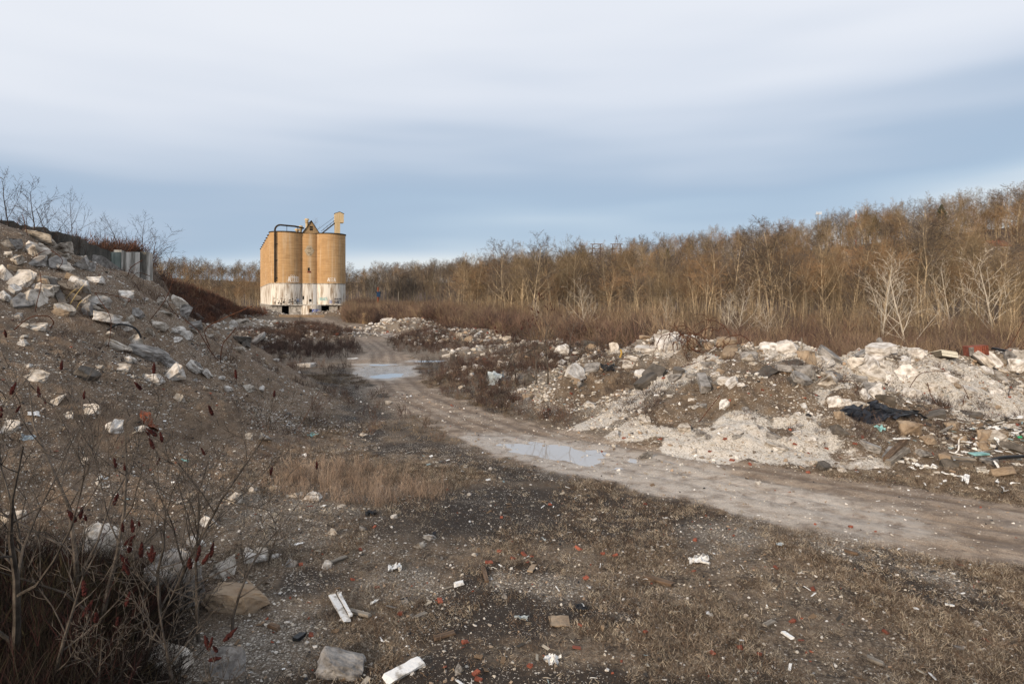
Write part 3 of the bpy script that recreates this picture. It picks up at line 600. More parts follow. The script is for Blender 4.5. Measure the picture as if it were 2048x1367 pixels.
for a in [
 (545,272,78,76,'pale','round boulder on the saddle between the two heaps'),(12,282,46,55,'pale'),(700,250,95,52,'tan','tan slab beside the round boulder'),
 (880,562,85,105,'white','tall white stone at the left foot of the chalky heap'),(660,628,112,82,'white','white boulder under the red stained one'),
 (1030,610,125,125,'dark','brown pitted boulder low on the chalky heap'),(1250,242,145,62,'white','broad white lump left of the cream grid block'),
 (1220,830,172,125,'tan','big flat faced tan boulder below the black tarpaulin'),(1355,912,132,72,'tan','tan boulder lying right of the flat faced one'),
 (1530,792,155,52,'tan','long low tan boulder at the foot of the chalky heap'),(1400,712,185,105,'dark','big brown boulder half sunk behind the weeds'),
 (1785,882,100,120,'tan','upright pinkish boulder among the white scraps'),(1520,1082,135,80,'dark','brown slab lying under a grey board in the trash'),
 (1960,262,95,72,'grey','grey boulder at the right end of the crest'),(1320,1022,115,80,'grey'),(1745,1122,62,40,'pale'),(490,1077,60,50,'pale','cream stone at the bottom of the front heap'),
 (545,842,55,36,'pale'),(1080,292,105,52,'dark','dark stone on top of the chalky heap'),(930,370,80,70,'white'),(1030,420,80,60,'white'),(865,395,70,50,'white'),(1200,320,90,46,'white'),
 (1490,420,60,60,'white'),(1620,440,70,50,'white'),(1830,480,80,50,'white'),(1860,540,90,60,'white'),(1780,375,56,46,'pale'),(2020,390,50,34,'pale'),(1370,500,60,60,'pale'),
 (820,1090,60,40,'white'),(740,640,80,60,'white'),(830,650,90,50,'white'),(910,650,50,40,'white'),(160,200,120,80,'white'),(290,220,150,110,'white','white crumbly mound tip between the heaps'),
 (140,405,180,70,'dark','dark crusty rock across the upper front heap'),(500,320,60,40,'pale'),(560,400,60,30,'pale'),(680,370,50,40,'pale'),(380,800,50,40,'grey'),(280,900,60,40,'white'),
 (240,950,40,30,'grey'),(700,1130,60,24,'white'),(1120,1260,24,14,'white'),(600,1120,40,26,'pale'),(1600,900,60,40,'tan'),(1690,720,120,80,'dark'),(1970,800,70,40,'pale'),(680,720,80,60,'tan'),(680,830,120,80,'dark')]: z5(*a)
# middle distance
def z3(zx, zy, zw, zh, kind, label=None, **k):
    return rock(400+zx*.1758, 580+zy*.1758, zw*.1758, zh*.1758, kind, label or 'far rubble lump on the yard before the silos', None if label else 'far rubble lumps on the yard', **k)
for a in [
 (365,392,85,95,'white','white block standing out at the foot of the far brush slope'),(465,358,135,72,'pale','pale broken block right of the far white block'),
 (740,655,105,52,'grey'),(430,670,135,46,'pale','low flat slab at the left of the far slab pile'),(970,712,72,42,'pale','upper stone of the little stack in the yard'),
 (945,757,62,60,'tan','leaning stone of the little stack in the yard'),(860,797,74,32,'white'),(900,770,50,30,'pale'),(1320,1132,52,42,'pale'),(545,1117,95,52,'pale'),(300,1132,95,60,'white'),
 (1075,642,84,52,'pale'),(860,500,80,40,'pale'),(730,580,60,50,'pale'),(790,600,50,40,'tan'),(280,770,40,40,'white'),(240,995,40,24,'white'),(70,1120,70,46,'pale'),(400,1090,40,24,'white'),(930,995,40,30,'pale'),
 (960,1055,40,16,'white'),(190,420,90,40,'pale'),(570,300,60,30,'pale'),(510,300,30,30,'white'),(1120,490,30,20,'white'),(690,1120,60,70,'white'),(920,1140,50,30,'white'),(100,520,90,40,'pale')]: z3(*a)
z3(465,570,220,80,'dark','long dark slab leaning on the far slab pile', slab=True, tilt=25)
z3(620,580,210,110,'grey','broad grey slab tilted on top of the far slab pile', slab=True, tilt=-35)
z3(510,625,130,60,'dark','dark slab below the broad tilted one', slab=True, tilt=30)
z3(1190,860,190,40,'white','flat white patch of broken plaster on the yard', slab=True, tilt=0)
def z9(zx, zy, zw, zh, kind, label=None, **k):
    return rock(700+zx*.1953, 620+zy*.1953, zw*.1953, zh*.1953, kind, label or 'rubble lump among the weeds right of the track', None if label else 'rubble lumps among the weeds', **k)
for a in [
 (395,950,78,46,'pale','lone pale stone at the left verge of the narrow track'),(1130,280,95,95,'pale','pinkish slab leaning on the far middle heap'),
 (1205,302,95,62,'tan','tan block at the right of the far middle heap'),(780,332,54,54,'tan'),(835,340,40,44,'tan'),(205,140,50,30,'white'),(182,186,50,40,'white'),(510,210,40,24,'pale'),
 (1600,300,90,60,'pale'),(1775,326,50,40,'pale'),(1640,330,60,40,'tan'),(1600,662,120,60,'pale','pale boulder row at the weedy heap edge'),(1830,690,120,76,'tan','large tan boulder beneath the sumac'),
 (1690,705,60,40,'pale'),(1460,660,90,56,'pale'),(1760,822,84,52,'white'),(1745,892,60,40,'white'),(1820,884,105,62,'pale'),(980,472,90,36,'pale'),(1970,495,90,60,'pale'),(1570,552,64,56,'pale'),
 (1330,580,150,50,'white','white lump with hollow at the edge of the weeds'),(1240,640,60,40,'pale'),(1400,590,60,30,'pale'),(1580,740,60,44,'tan'),(2010,880,60,30,'white'),(1950,860,60,40,'pale'),(1660,850,40,30,'pale'),
 (370,110,110,60,'pale','pale rounded hump on the far left pile'),(1310,390,40,30,'pale'),(1190,235,90,26,'pale'),(860,212,60,26,'white'),(900,240,60,26,'white'),(820,260,70,20,'tan'),(930,330,60,30,'white'),(1050,200,60,24,'white'),(1000,290,60,40,'grey'),(690,350,90,40,'white'),(20,495,120,22,'white'),
 (1040,440,50,26,'white'),(1100,465,50,26,'white'),(340,1060,30,20,'white'),(135,590,20,12,'white'),(590,200,40,30,'pale'),(470,260,50,20,'white')]: z9(*a)

for (x0,x1,y0,y1,n_,w0,w1,kinds,seed_) in ((5,225,480,630,22,20,42,('pale','pale','white','grey','tan'),1),(240,420,590,760,14,18,34,('pale','grey','white'),2),(1130,1660,682,770,34,18,40,('pale','grey','tan','white','dark'),3),(1640,2046,700,790,34,18,44,('white','white','pale','grey'),4),(1650,2046,840,950,9,18,36,('tan','dark','grey','pale'),5),(1180,1640,790,915,18,12,24,('white','grey','pale'),6)):
    q_ = random.Random(seed_)
    for k_ in range(n_):
        cx, cy, ww = q_.uniform(x0,x1), q_.uniform(y0,y1), q_.uniform(w0,w1)
        if x0 == 5 and cy < 475+.45*cx: cy = 480+.5*cx+q_.uniform(5,60)
        sl = q_.random() < .4; rock(cx, cy, ww*(1.15 if sl else 1), ww*q_.uniform(.45,.8), q_.choice(kinds), 'x', 'broken chunks jammed in the heaps', slab=sl, tilt=q_.uniform(-35,45) if sl else 0)
# loose stones, countable ones first, the rest as one mass
def area_pts(n, f, xr, yr, rs):
    o = []; g = np.random.default_rng(rs)
    while len(o) < n:
        x = g.uniform(*xr, 4000); y = g.uniform(*yr, 4000); k = f(x, y) > g.random(4000); o.extend(zip(x[k], y[k]))
    return np.array(o[:n])
def dens(x, y):
    z, m = height(x, y, True); q = masks_at(x, y, m); cl = fbm(x,y,.5,3,301)
    ok = (np.abs(x) < .88*y+2) & (y > 6.5)
    return (S(m['left']/.5)*.5*S(cl+.8)+S(m['md']/.3)*1.0*S(cl+.9)+S(m['mi']/.5)*1.0+.10*S(cl+.3))*ok*(1-.93*q['road']), q, z, m
small = {k: [rockmesh('stone_'+k, 60+i+len(k), m_, 0, 1, 12) for i in range(4)] for k, m_ in (('pale',M_CONC),('grey',M_GREY),('white',M_WHITE),('tan',M_TAN))}
pts = area_pts(230, lambda x,y: dens(x,y)[0], (-26,28), (9,44), 77)
for i, (x, y) in enumerate(pts):
    z = hz(x, y); s = rr_.uniform(.11,.26)*(1+.3*(y > 25)); kd = rr_.choice(('pale','pale','white','grey','tan')); side = 'left slope' if x < -6 else ('right hand heaps' if x > 2 and y > 18 else 'near ground')
    o = obj('loose_stone', rr_.choice(small[kd]), loc=(x,y,z+s*.1), rot=(rr_.uniform(-.5,.5), rr_.uniform(-.5,.5), rr_.uniform(0,6)), scale=(s*rr_.uniform(.9,1.6), s*rr_.uniform(.8,1.3), s*rr_.uniform(.55,.9)))
    tag(o, near_label(1024+F*x/y, HY-F*(z-5)/y, {'pale':'fist sized pale','white':'fist sized chalky white','grey':'fist sized grey','tan':'fist sized tan'}[kd]+' stone'), 'stone', f'loose {kd} stones on the {side}')
def hullmb(seed, n=9):
    bm = hull(random.Random(seed), n); mb = MB(); bm.verts.ensure_lookup_table(); bm.verts.index_update()
    mb.add([v.co.copy() for v in bm.verts], [tuple(v.index for v in f.verts) for f in bm.faces]); bm.free(); return mb
def chipcols(n, g, q):
    c = np.array([(.50,.46,.40),(.62,.59,.55),(.33,.29,.25),(.22,.18,.14),(.36,.26,.18),(.24,.075,.045),(.03,.03,.033),(.78,.78,.78)])
    k = g.choice(8, n, p=q); return c[k]*g.uniform(.75,1.2,(n,1))
def stones(name, n, f, xr, yr, rs, smin, smax, label, q=(.3,.2,.15,.15,.09,.04,.05,.02), pw=2.2):
    g = np.random.default_rng(rs); p = area_pts(n, f, xr, yr, rs); z = height(p[:,0], p[:,1])
    s = (smin+(smax-smin)*g.random(n)**pw)*np.clip(np.hypot(p[:,0],p[:,1])/22, .75, 2.2)
    scl = s[:,None]*np.stack([g.uniform(.8,1.6,n), g.uniform(.8,1.3,n), g.uniform(.4,.9,n)], -1)
    P = np.column_stack([p, z+.12*s]); Rr = np.column_stack([g.uniform(-.5,.5,n), g.uniform(-.5,.5,n), g.uniform(0,6.3,n)])
    return scatter(name, [(hullmb(200+i, 9+i), [M_PEB]) for i in range(4)], P, Rr, scl, chipcols(n, g, q), g.integers(0,4,n), label, 'rubble')
def f_near(x, y):
    d, q, z, m = dens(x, y); return np.clip(.35*(1-.9*q['road'])*S((20-y)/8)+.10*q['road']+.55*q['gravel']+.28*S(m['left']/.3)*S(fbm(x,y,.7,3,305)+.6), 0, 1)*(np.abs(x) < .88*y+2)
stones('gravel', 30000, f_near, (-26,28), (6.8,34), 401, .015, .085, 'broken stone chips and gravel scattered over the earth')
def f_md(x, y):
    z, m = height(x, y, True); q = masks_at(x,y,m); return S(m['md']/.25)*S((fbm(x,y,.7,3,306)+.25)/.5)*(1-.55*q['chalk'])*(1-.5*q['earth'])*(np.abs(x) < .9*y)+.04
stones('heap_gravel', 17000, f_md, (1,32), (17.5,36), 402, .02, .17, 'white and brown gravel covering the spoil heaps on the right', (.33,.27,.15,.13,.08,.015,.015,.01), 3.6)
def f_mi(x, y):
    z, m = height(x, y, True); return np.maximum(S(m['mi']/.4)*S(fbm(x,y,.4,3,307)+.7), .10*S(fbm(x,y,.3,3,308))*S(m['l2']/2+.3))*(np.abs(x) < .88*y)*(1-m['rd'])
stones('rubble', 6500, f_mi, (-90,30), (36,190), 403, .06, .30, 'broken masonry spread over the low far heaps', (.33,.27,.14,.12,.09,.03,.02,.0), 2.2)

sp = [MB() for _ in range(4)]
sp[0].box((0,0,0),(1,.12,.05)); sp[1].box((0,0,0),(1,.3,.04),0,(.1,.05,0)); sp[2].box((0,0,0),(.9,.5,.05),0,(0,.1,.2)); sp[3].tube([(-.5,0,0),(-.2,.08,.05),(.1,.02,.09),(.5,.12,.02)], [.03,.04,.035,.015], 4)
def litter(name, n, f, xr, yr, rs, s0, s1, label, pal, w):
    g = np.random.default_rng(rs); p = area_pts(n, f, xr, yr, rs); z = height(p[:,0], p[:,1]); s = g.uniform(s0,s1,n)**1.0; pal = np.array(pal)
    return scatter(name, [(q, [M_PEB]) for q in sp], np.column_stack([p, z+.02]), np.column_stack([g.normal(0,.25,n), g.normal(0,.2,n), g.uniform(0,6.3,n)]), np.column_stack([s,s,s*1.2]), pal[g.choice(len(pal), n, p=w)], g.integers(0,4,n), label, 'litter')
PAL = [(.75,.75,.74),(.38,.34,.28),(.05,.045,.04),(.16,.11,.07),(.22,.07,.045),(.25,.34,.36)]
def f_lit(x, y):
    z, m = height(x,y,True); return (.25+S(fbm(x,y,.6,3,309)*2))*(np.abs(x) < .88*y+1)*np.where(m['rd'] > .3, .1, 1)*np.where((y > 22) & (m['md'] < .1), .3, 1)
litter('litter', 3000, f_lit, (-22,28), (6.8,32), 410, .03, .15, 'splinters and scraps strewn over the earth and heaps', PAL, (.13,.24,.23,.32,.05,.03))
def f_tr(x, y): return np.exp(-((x-17.8)/2.9)**2-((y-20.8)/1.8)**2)*1.0*(np.abs(x) < .95*y)
litter('trash_litter', 900, f_tr, (11,24), (16,26), 411, .06, .36, 'broken white and dark household rubbish at the right heap foot', PAL, (.36,.18,.22,.16,.02,.06))
# dark cinders and white scraps in the streak on the lower left slope
def f_cin(x, y):
    z, m = height(x,y,True); return S(m['left']/.25)*(z < 3.6)*S((fbm(x,y,.5,3,310)+.2)/.4)*(np.abs(x) < .88*y+1)
stones('cinders', 9000, f_cin, (-15,-4), (8,26), 412, .015, .07, 'black cinders and white flakes on the lower left slope', (.16,.2,.1,.08,.03,.01,.38,.04))

# ------------------------------------------------------------------ plants: shapes
def branch(mb, rn, p, d, Ln, r, lev, cfg, m=0):
    """recursive bare branch; cfg[lev] = (segments, children, angle, length ratio, sides, up pull, wobble)"""
    sg, ch, an, lr, sd, up, wb = cfg[lev]; pts = [p.copy()]; rs = [r]; dirs = [d.copy()]
    for i in range(sg):
        d = (d+Vector((rn.gauss(0,wb), rn.gauss(0,wb), rn.gauss(0,wb)+up))).normalized(); p = p+d*(Ln/sg); pts.append(p.copy()); dirs.append(d.copy())
        rs.append(r*(1-(i+1)/sg*.82))
    if sd <= 2:
        u = d.cross(Vector((rn.uniform(-1,1), rn.uniform(-1,1), .2))).normalized()*r; b = len(mb.v)
        for i, q in enumerate(pts[:-1]): k = 1-i/sg*.6; mb.v.extend([tuple(q-u*k), tuple(q+u*k)])
        mb.v.append(tuple(pts[-1]))
        for i in range(sg-1): mb.f.append((b+2*i, b+2*i+1, b+2*i+3, b+2*i+2)); mb.m.append(m)
        mb.f.append((b+2*sg-2, b+2*sg-1, b+2*sg)); mb.m.append(m)
    else: mb.tube(pts, rs, sd, m)
    return pts, rs, dirs
def grow(rn, H, cfg, r0, start=.25, low=None, tips=None, lean=0):
    tr, cr = MB(), MB()
    def rec(p, d, Ln, r, lev):
        mb = tr if lev <= (1 if low is None else low) else cr
        pts, rs, dirs = branch(mb, rn, p, d, Ln, r, lev, cfg)
        if lev == len(cfg)-1:
            if tips is not None: tips.append((pts[-1], dirs[-1]))
            return
        sg, ch, an, lr, sd, up, wb = cfg[lev]; st = start if lev == 0 else .12; a0 = rn.uniform(0,6.3)
        for k in range(ch):
            t = st+(1-st)*(k+rn.random())/ch; f = t*(len(pts)-1); i = min(int(f), len(pts)-2); q = pts[i].lerp(pts[i+1], f-i); dd = dirs[i+1]
            a0 += 2.4+rn.uniform(-.4,.4); per = dd.orthogonal().normalized(); per.rotate(Matrix.Rotation(a0, 3, dd))
            ang = R(an)*rn.uniform(.7,1.25); nd_ = (dd*math.cos(ang)+per*math.sin(ang)).normalized()
            ll = Ln*lr*(1-.62*t if lev == 0 else 1-.5*t)*rn.uniform(.75,1.2)
            rec(q, nd_, ll, max(rs[i]*(1-.3*t)*.55, (.0038 if tips is not None else .006 if r0 > .1 else .0045)*H**.35), lev+1)
    rec(Vector((0,0,-.15)), Vector((lean, rn.uniform(-.04,.04), 1)).normalized(), H, r0, 0)
    return tr, cr
TW = .019
FOREST = [(6,14,42,.55,5,.02,.07),(4,8,40,.55,3,.07,.14),(3,7,38,.6,2,.05,.16),(2,3,34,.55,2,.04,.2),(1,0,0,0,2,0,.2)]
def scale_twigs(cfg): return cfg
def treeproto(seed, H, cfg, r0, start, bark, twig, low=1, lean=0):
    tr, cr = grow(random.Random(seed), H, cfg, r0, start, low, None, lean)
    return tr, cr, tr.mesh('trunk', bark), cr.mesh('crown', twig)
PT = []
specs = [(13,.17,.35),(15,.20,.45),(11,.14,.3),(14,.16,.5),(12,.17,.25),(16,.20,.5)]
for i, (H, r0, st) in enumerate(specs): PT.append((H,)+treeproto(300+i, H, FOREST, r0, st, M_BARK, (M_TWIG, M_TWIGO, M_TWIGG)[i%3]))
BRUSHY = [(5,13,35,.6,4,.05,.1),(3,7,34,.6,3,.08,.15),(2,5,34,.6,2,.06,.2),(1,0,0,0,2,0,.2)]
for i in range(3): PT.append((7,)+treeproto(330+i, 7, BRUSHY, .07, .06, M_BARK, (M_TWIGO, M_TWIG, M_TWIGG)[i]))
def trueh(p): return (max(v[2] for v in p[1].v+p[2].v)*.97,)+p[1:]
PT = [trueh(p) for p in PT]
PALE = [(6,14,38,.62,5,.03,.05),(4,7,36,.5,3,.09,.07),(3,4,34,.5,2,.08,.1),(1,0,0,0,2,0,.1)]
PP = [trueh((8,)+treeproto(350+i, 8, PALE, .075, .16, M_PALE, M_PALE)) for i in range(3)]

# ------------------------------------------------------------------ the woods
EDGE = [(-140,300),(-70,235),(-22,165),(-4,125),(8,95),(22,76),(40,60),(62,50),(110,34)]
def edge_y(x): return np.interp(x, [e[0] for e in EDGE], [e[1] for e in EDGE])
def wood_pts(n, rs):
    g = np.random.default_rng(rs); o = []
    while len(o) < n:
        y = g.uniform(40, 520, 3000); x = y*g.uniform(-.9, .9, 3000)
        m = (y > edge_y(x)+3*g.normal(size=3000)) & (x > -320)
        # density falls with distance
        m &= g.random(3000) < np.where(y < 200, y/200*1.0, 1.0)*np.where(x < -75, .9, 1.0)
        # keep the yard and silos clear
        m &= ~((x < -20) & (y < 290) & (x > -160) & (y < 150+(-20-x)*1.6+60))
        o.extend(zip(x[m], y[m]))
    return np.array(o[:n])
wp = wood_pts(4500, 55); ext = []
g = np.random.default_rng(5)      # trees on the left hill behind the wall and along its ridge
for _ in range(1050):
    x = g.uniform(-75,105); y = edge_y(x)-abs(g.normal())*9-.5; x_ = x*1.0
    if y > 40 and abs(x) < .9*y and not (x < -22 and y < 215 and x > -0.62*y*1.2+(-0) and x < -.30*y): ext.append((x_, y))
NF = len(ext)
for _ in range(230):
    t = g.random(); x = -50-30*t+g.normal()*7-6; y = 62+115*t+g.normal()*9
    if x < -50: ext.append((x-8, y+6))
for _ in range(260):
    y = g.uniform(190,430); x = -y*.42-g.uniform(0,.45)*y; ext.append((x,y))
wp = np.vstack([wp, ext]); wz = height(wp[:,0], wp[:,1])
wi = g.integers(0, 6, len(wp)); ed = wp[:,1]-edge_y(wp[:,0]); wi = np.where((ed < 0), g.integers(6,9,len(wp)), wi); wi = np.where((ed < 14) & (g.random(len(wp)) < .6), g.integers(6,9,len(wp)), wi)
dk = (wp[:,0]/wp[:,1] > -.29) & (wp[:,0]/wp[:,1] < -.09) & (wp[:,1] > 150) & (wi < 6); wi = np.where(dk & (g.random(len(wp)) < .8), np.where(g.random(len(wp)) < .5, 2, 5), wi)
near_l = (wp[:,0] < -50) & (wp[:,1] < 190); wi[near_l] = g.integers(6,9,near_l.sum())
tgt = np.where(wi >= 6, np.where(ed < -1, g.uniform(2.5,5.6,len(wp)), g.uniform(4,8,len(wp))), (9+9.5*g.random(len(wp))**1.3)*np.where(wp[:,1] < 100, .9, 1)); tgt[near_l] = g.uniform(2.5,5,near_l.sum())
Hs = np.array([p[0] for p in PT]); sc_ = tgt/Hs[wi]; rz = g.uniform(0,6.28,len(wp))
inv = np.abs(wp[:,0]) < .82*wp[:,1]; app = np.where(inv, tgt/wp[:,1], 0); order = np.argsort(-app); ind = order[:285]; rest = order[285:]
TG = 'bare trees along the near edge of the wood'
SEC = [(0,330,'on the far left behind the brown hill'),(330,520,'left of the silos'),(520,700,'behind the silos'),(700,780,'just right of the silos'),(780,860,'in the dark dip of the wood'),(860,940,'where the right hand wood begins'),(940,1020,'over the far middle heap'),(1020,1100,'over the reddish brush'),(1100,1180,'by the slender white sapling'),(1180,1260,'under the power pylons'),(1260,1340,'behind the smooth white boulder'),(1340,1420,'behind the rebar nest'),(1420,1500,'behind the capped boulder'),(1500,1600,'below the red gabled house'),(1600,1700,'behind the saddle of the heaps'),(1700,1790,'by the left forked white tree'),(1790,1870,'by the right forked white tree'),(1870,1960,'above the cream grid block'),(1960,3000,'near the right edge')]
KIND_T = ['slim oval crowned','broad crowned','straight narrow','tall wide topped','upright twiggy','very tall high crowned','bushy low','leaning bushy','thin bushy']
for k in ind:
    H, tr, cr, mt, mc = PT[wi[k]]; x, y = wp[k]
    low = wi[k] >= 6; lft = x < -45 and y < 190
    lab_ = 'low bushy leafless tree on the overgrown hill left of the silos' if lft else ('low bushy leafless tree at the front of the brown wood' if low else 'tall leafless brown tree standing in the near edge of the wood')
    px_ = 1024+F*x/y; sec = next(c for a,b,c in SEC if px_ < b); szw = 'low front' if ed[k] < 0 else 'nearest' if ed[k] < 6 else ('second row' if ed[k] < 18 else 'deeper standing'); lab = f'{szw} {KIND_T[wi[k]]} leafless tree {sec}'
    e = empty('bare_tree', (x, y, wz[k]-.1), rz[k], lab, 'tree', TG); e.scale = (sc_[k],)*3
    obj('trunk', mt, e); obj('crown', mc, e)
protos = []
for H, tr, cr, mt, mc in PT:
    mb = MB(); mb.add(tr.v, tr.f, 0); mb.add(cr.v, cr.f, 1); protos.append((mb, [M_BARK, mc.materials[0]]))
P = np.column_stack([wp[rest], wz[rest]-.1]); n = len(rest)
scatter('forest', protos, P, np.column_stack([np.zeros(n), np.zeros(n), rz[rest]]), np.repeat(sc_[rest][:,None], 3, 1), np.ones((n,3)), wi[rest], 'leafless brown wood covering the flat and the far hillside', 'woods')
# pale sycamores and a few standouts: (px of stem, py of foot, height px, proto, distance, label)
def standout(px, py_top, d, H_top_px, label, pi, mats=None, name='pale_tree', lean=0, wscale=1):
    x = (px-1024)/F*d; z0 = hz(x, d); top = 5+(HY-py_top)/F*d; H = max(top-z0, 1)
    pr = PP[pi]; e = empty(name, (x, d, z0-.1), rr_.uniform(0,6), label, 'tree'); e.scale = (H/pr[0]*wscale*1.05, H/pr[0]*wscale*1.05, H/pr[0]*1.02)
    obj('trunk', pr[3], e); obj('crown', pr[4], e); return e
for a in [(1166,556,72,0,'slender white barked sapling in front of the wood, left of the rebar heap',0),
          (1331,580,66,0,'white barked sapling right above the rebar nest',1),
          (1452,578,62,0,'multi branched white sapling left of the tallest white one',2),
          (1478,560,60,0,'straight white trunked sapling over the squared pale block',0),
          (1762,500,55,0,'left of the two big forked white trees on the right',2,None,'pale_tree',0,1.25),
          (1810,505,50,0,'right of the two big forked white trees on the right',1,None,'pale_tree',0,1.25),
          (1080,590,78,0,'thin whitish leaning sapling at the left of the white saplings',1),
          (1290,640,64,0,'tiny pale sapling just left of the smooth white boulder',2),
          (1900,505,70,0,'pale crooked tree near the right edge with a broken stem',0),
          (1990,500,60,0,'broad pale barked tree at the far right edge',2,None,'pale_tree',0,1.3),
          (740,540,215,0,'pale crowned tree in the dark wood right of the silos',0,None,'pale_tree',0,1.2),
          (1540,600,58,0,'yellowish forked sapling over the saddle of the heaps',2)]: standout(*a)
for a in [(1000,478,150,2,'tall tree rising above the left end of the right hand wood'),(1060,482,165,5,'tall wide tree over the middle of the near wood left of the pylons'),(1175,474,170,4,'dense tall tree standing just left of the power pylons'),(1250,486,150,0,'tall tree just right of the power pylons'),
          (1540,470,120,1,'tall pale stemmed tree standing above the saddle of the heaps'),(1270,520,100,3,'tall twisted tree with thick dark trunk above the white boulder'),(1400,470,190,1,'round topped tall tree on the skyline before the dark evergreen'),(2035,372,130,3,'big tree at the right edge topping the hill'),
          (1955,425,88,1,'broad grey barked tree leaning over the right crest'),(1790,480,100,4,'forked tree just behind the two white forked trees'),(940,512,190,2,'dark leafless tree in the dip of the wood'),(1640,470,140,5,'tall tree below the antenna platform')]:
    x = (a[0]-1024)/F*a[2]; z0 = hz(x,a[2]); H = 5+(HY-a[1])/F*a[2]-z0; p = PT[a[3]]; e = empty('tall_tree', (x,a[2],z0-.1), rr_.uniform(0,6), a[4], 'tree'); k = H/p[0]; e.scale = (k,k,k); obj('trunk', p[3], e); obj('crown', p[4], e)
# evergreens on the hill
def conifer(px, py, d, H, w_, label):
    x = (px-1024)/F*d; z = 5+(HY-py)/F*d; z0 = hz(x,d); e = empty('evergreen_tree', (x,d,z0), 0, label, 'tree'); rn = random.Random(px)
    t = MB(); t.tube([(0,0,0),(0,0,z-z0)], [.25,.05], 6); obj('trunk', t.mesh('trunk', M_BARK), e); c = MB(); Ht = z-z0
    for i in range(900):
        h = Ht-H+H*rn.random()**.8; rad_ = w_*(1-(h-(Ht-H))/H)**.8*(.35+.65*rn.random()); a = rn.uniform(0,6.3); q = Vector((math.cos(a)*rad_, math.sin(a)*rad_, h+rn.uniform(-.3,.3))); u = Vector((rn.gauss(0,1),rn.gauss(0,1),rn.gauss(-.3,.5))).normalized()*.55; v = Vector((rn.gauss(0,1),rn.gauss(0,1),rn.gauss(0,.6))).normalized()*.22
        c.add([q-u*.3-v, q-u*.3+v, q+u], [(0,1,2)])
    obj('crown', c.mesh('crown', M_EVER), e)
conifer(1335,500,260,9,3.5,'dark evergreen among bare trees on the ridge left of centre right')
conifer(1750,432,250,8,3.2,'dark evergreen on the hilltop right of the red mast')
conifer(1883,410,240,8,3.4,'dark evergreen highest on the hill near the right edge')

# ------------------------------------------------------------------ brush, weeds and dead grass
def clump(seed, n, H, spread, r, kinks=2, sub=3, lean=.35):
    rn = random.Random(seed); mb = MB()
    for i in range(n):
        a = rn.uniform(0,6.3); q = Vector((math.cos(a), math.sin(a), 0))*spread*rn.random()**.6; d = Vector((rn.gauss(0,lean), rn.gauss(0,lean), 1)).normalized(); h = H*rn.uniform(.5,1.05)
        pts, rs, dirs = branch(mb, rn, q, d, h, r, 0, [(3,0,0,0,2,.02,.12)])
        for k in range(sub):
            j = rn.randint(1,2); dd = (dirs[j]+Vector((rn.gauss(0,.5), rn.gauss(0,.5), rn.gauss(.1,.3)))).normalized(); branch(mb, rn, pts[j], dd, h*rn.uniform(.25,.5), r*.7, 0, [(2,0,0,0,2,.02,.15)])
    return mb
def plants(name, protos, n, f, xr, yr, rs, smin, smax, cols, label, cat='weeds', far=0):
    g = np.random.default_rng(rs); p = area_pts(n, f, xr, yr, rs); z = height(p[:,0], p[:,1]); s = g.uniform(smin, smax, n)*(1+far*np.clip((p[:,1]-20)/60, 0, 2))
    c = np.array(cols)[g.integers(0,len(cols),n)]*g.uniform(.65,1.3,(n,1))
    P = np.column_stack([p, z-.01]); Rr = np.column_stack([g.uniform(-.15,.15,n), g.uniform(-.15,.15,n), g.uniform(0,6.3,n)])
    return scatter(name, [(q, [M_BLADE]) for q in protos], P, Rr, np.column_stack([s, s, s*g.uniform(.7,1.2,n)]), c, g.integers(0,len(protos),n), label, cat)
def inview(x, y): return np.abs(x) < .88*y+1.5
def f_grass(x, y):
    z, m = height(x, y, True); q = masks_at(x, y, m); nn = fbm(x,y,.45,4,501)
    return (.12+S((nn+.25)/.45))*(1-.72*q['dark'])*(1-q['road'])**2*(1-.8*q['gravel'])*(1-.9*S(m['left']/.7))*(1-S(m['md']/.2))*inview(x,y)
tuft = [clump(600+i, 18, .10, .16, .0028, sub=0, lean=1.2) for i in range(3)]
plants('dead_grass', tuft, 26000, f_grass, (-12,22), (6.8,21), 601, .55, 1.25, [(.38,.31,.235),(.22,.165,.12),(.50,.43,.33),(.08,.055,.038),(.035,.025,.019),(.15,.10,.066)], 'short dead grass matted over the near ground', 'grass')
def f_mat(x, y): return f_grass(x,y)*S(fbm(x,y,.3,3,511)+.5)
plants('mat_grass', [clump(610+i, 14, .2, .22, .007, sub=0, lean=1.0) for i in range(3)], 7000, f_mat, (-14,32), (20,46), 602, .5, 1.1, [(.27,.21,.145),(.17,.125,.085),(.10,.075,.055)], 'dead matted grass beside the dirt track', 'grass')
def f_pink(x, y):
    d = np.hypot((x+4.9)/1.25, (y-17.0)/1.5); d2 = np.hypot((x+3.3)/1.5,(y-16.2)/.9); return S(1.5-np.minimum(d,d2)-.4*fbm(x,y,1.2,2,502))*inview(x,y)
plants('tall_grass', [clump(620+i, 16, .52, .2, .0035, sub=1, lean=.3) for i in range(3)], 420, f_pink, (-9,0), (13,21), 603, .45, 1.0, [(.36,.27,.20),(.44,.34,.26),(.24,.17,.125)], 'patch of tall pinkish dry grass at the foot of the left slope', 'grass')
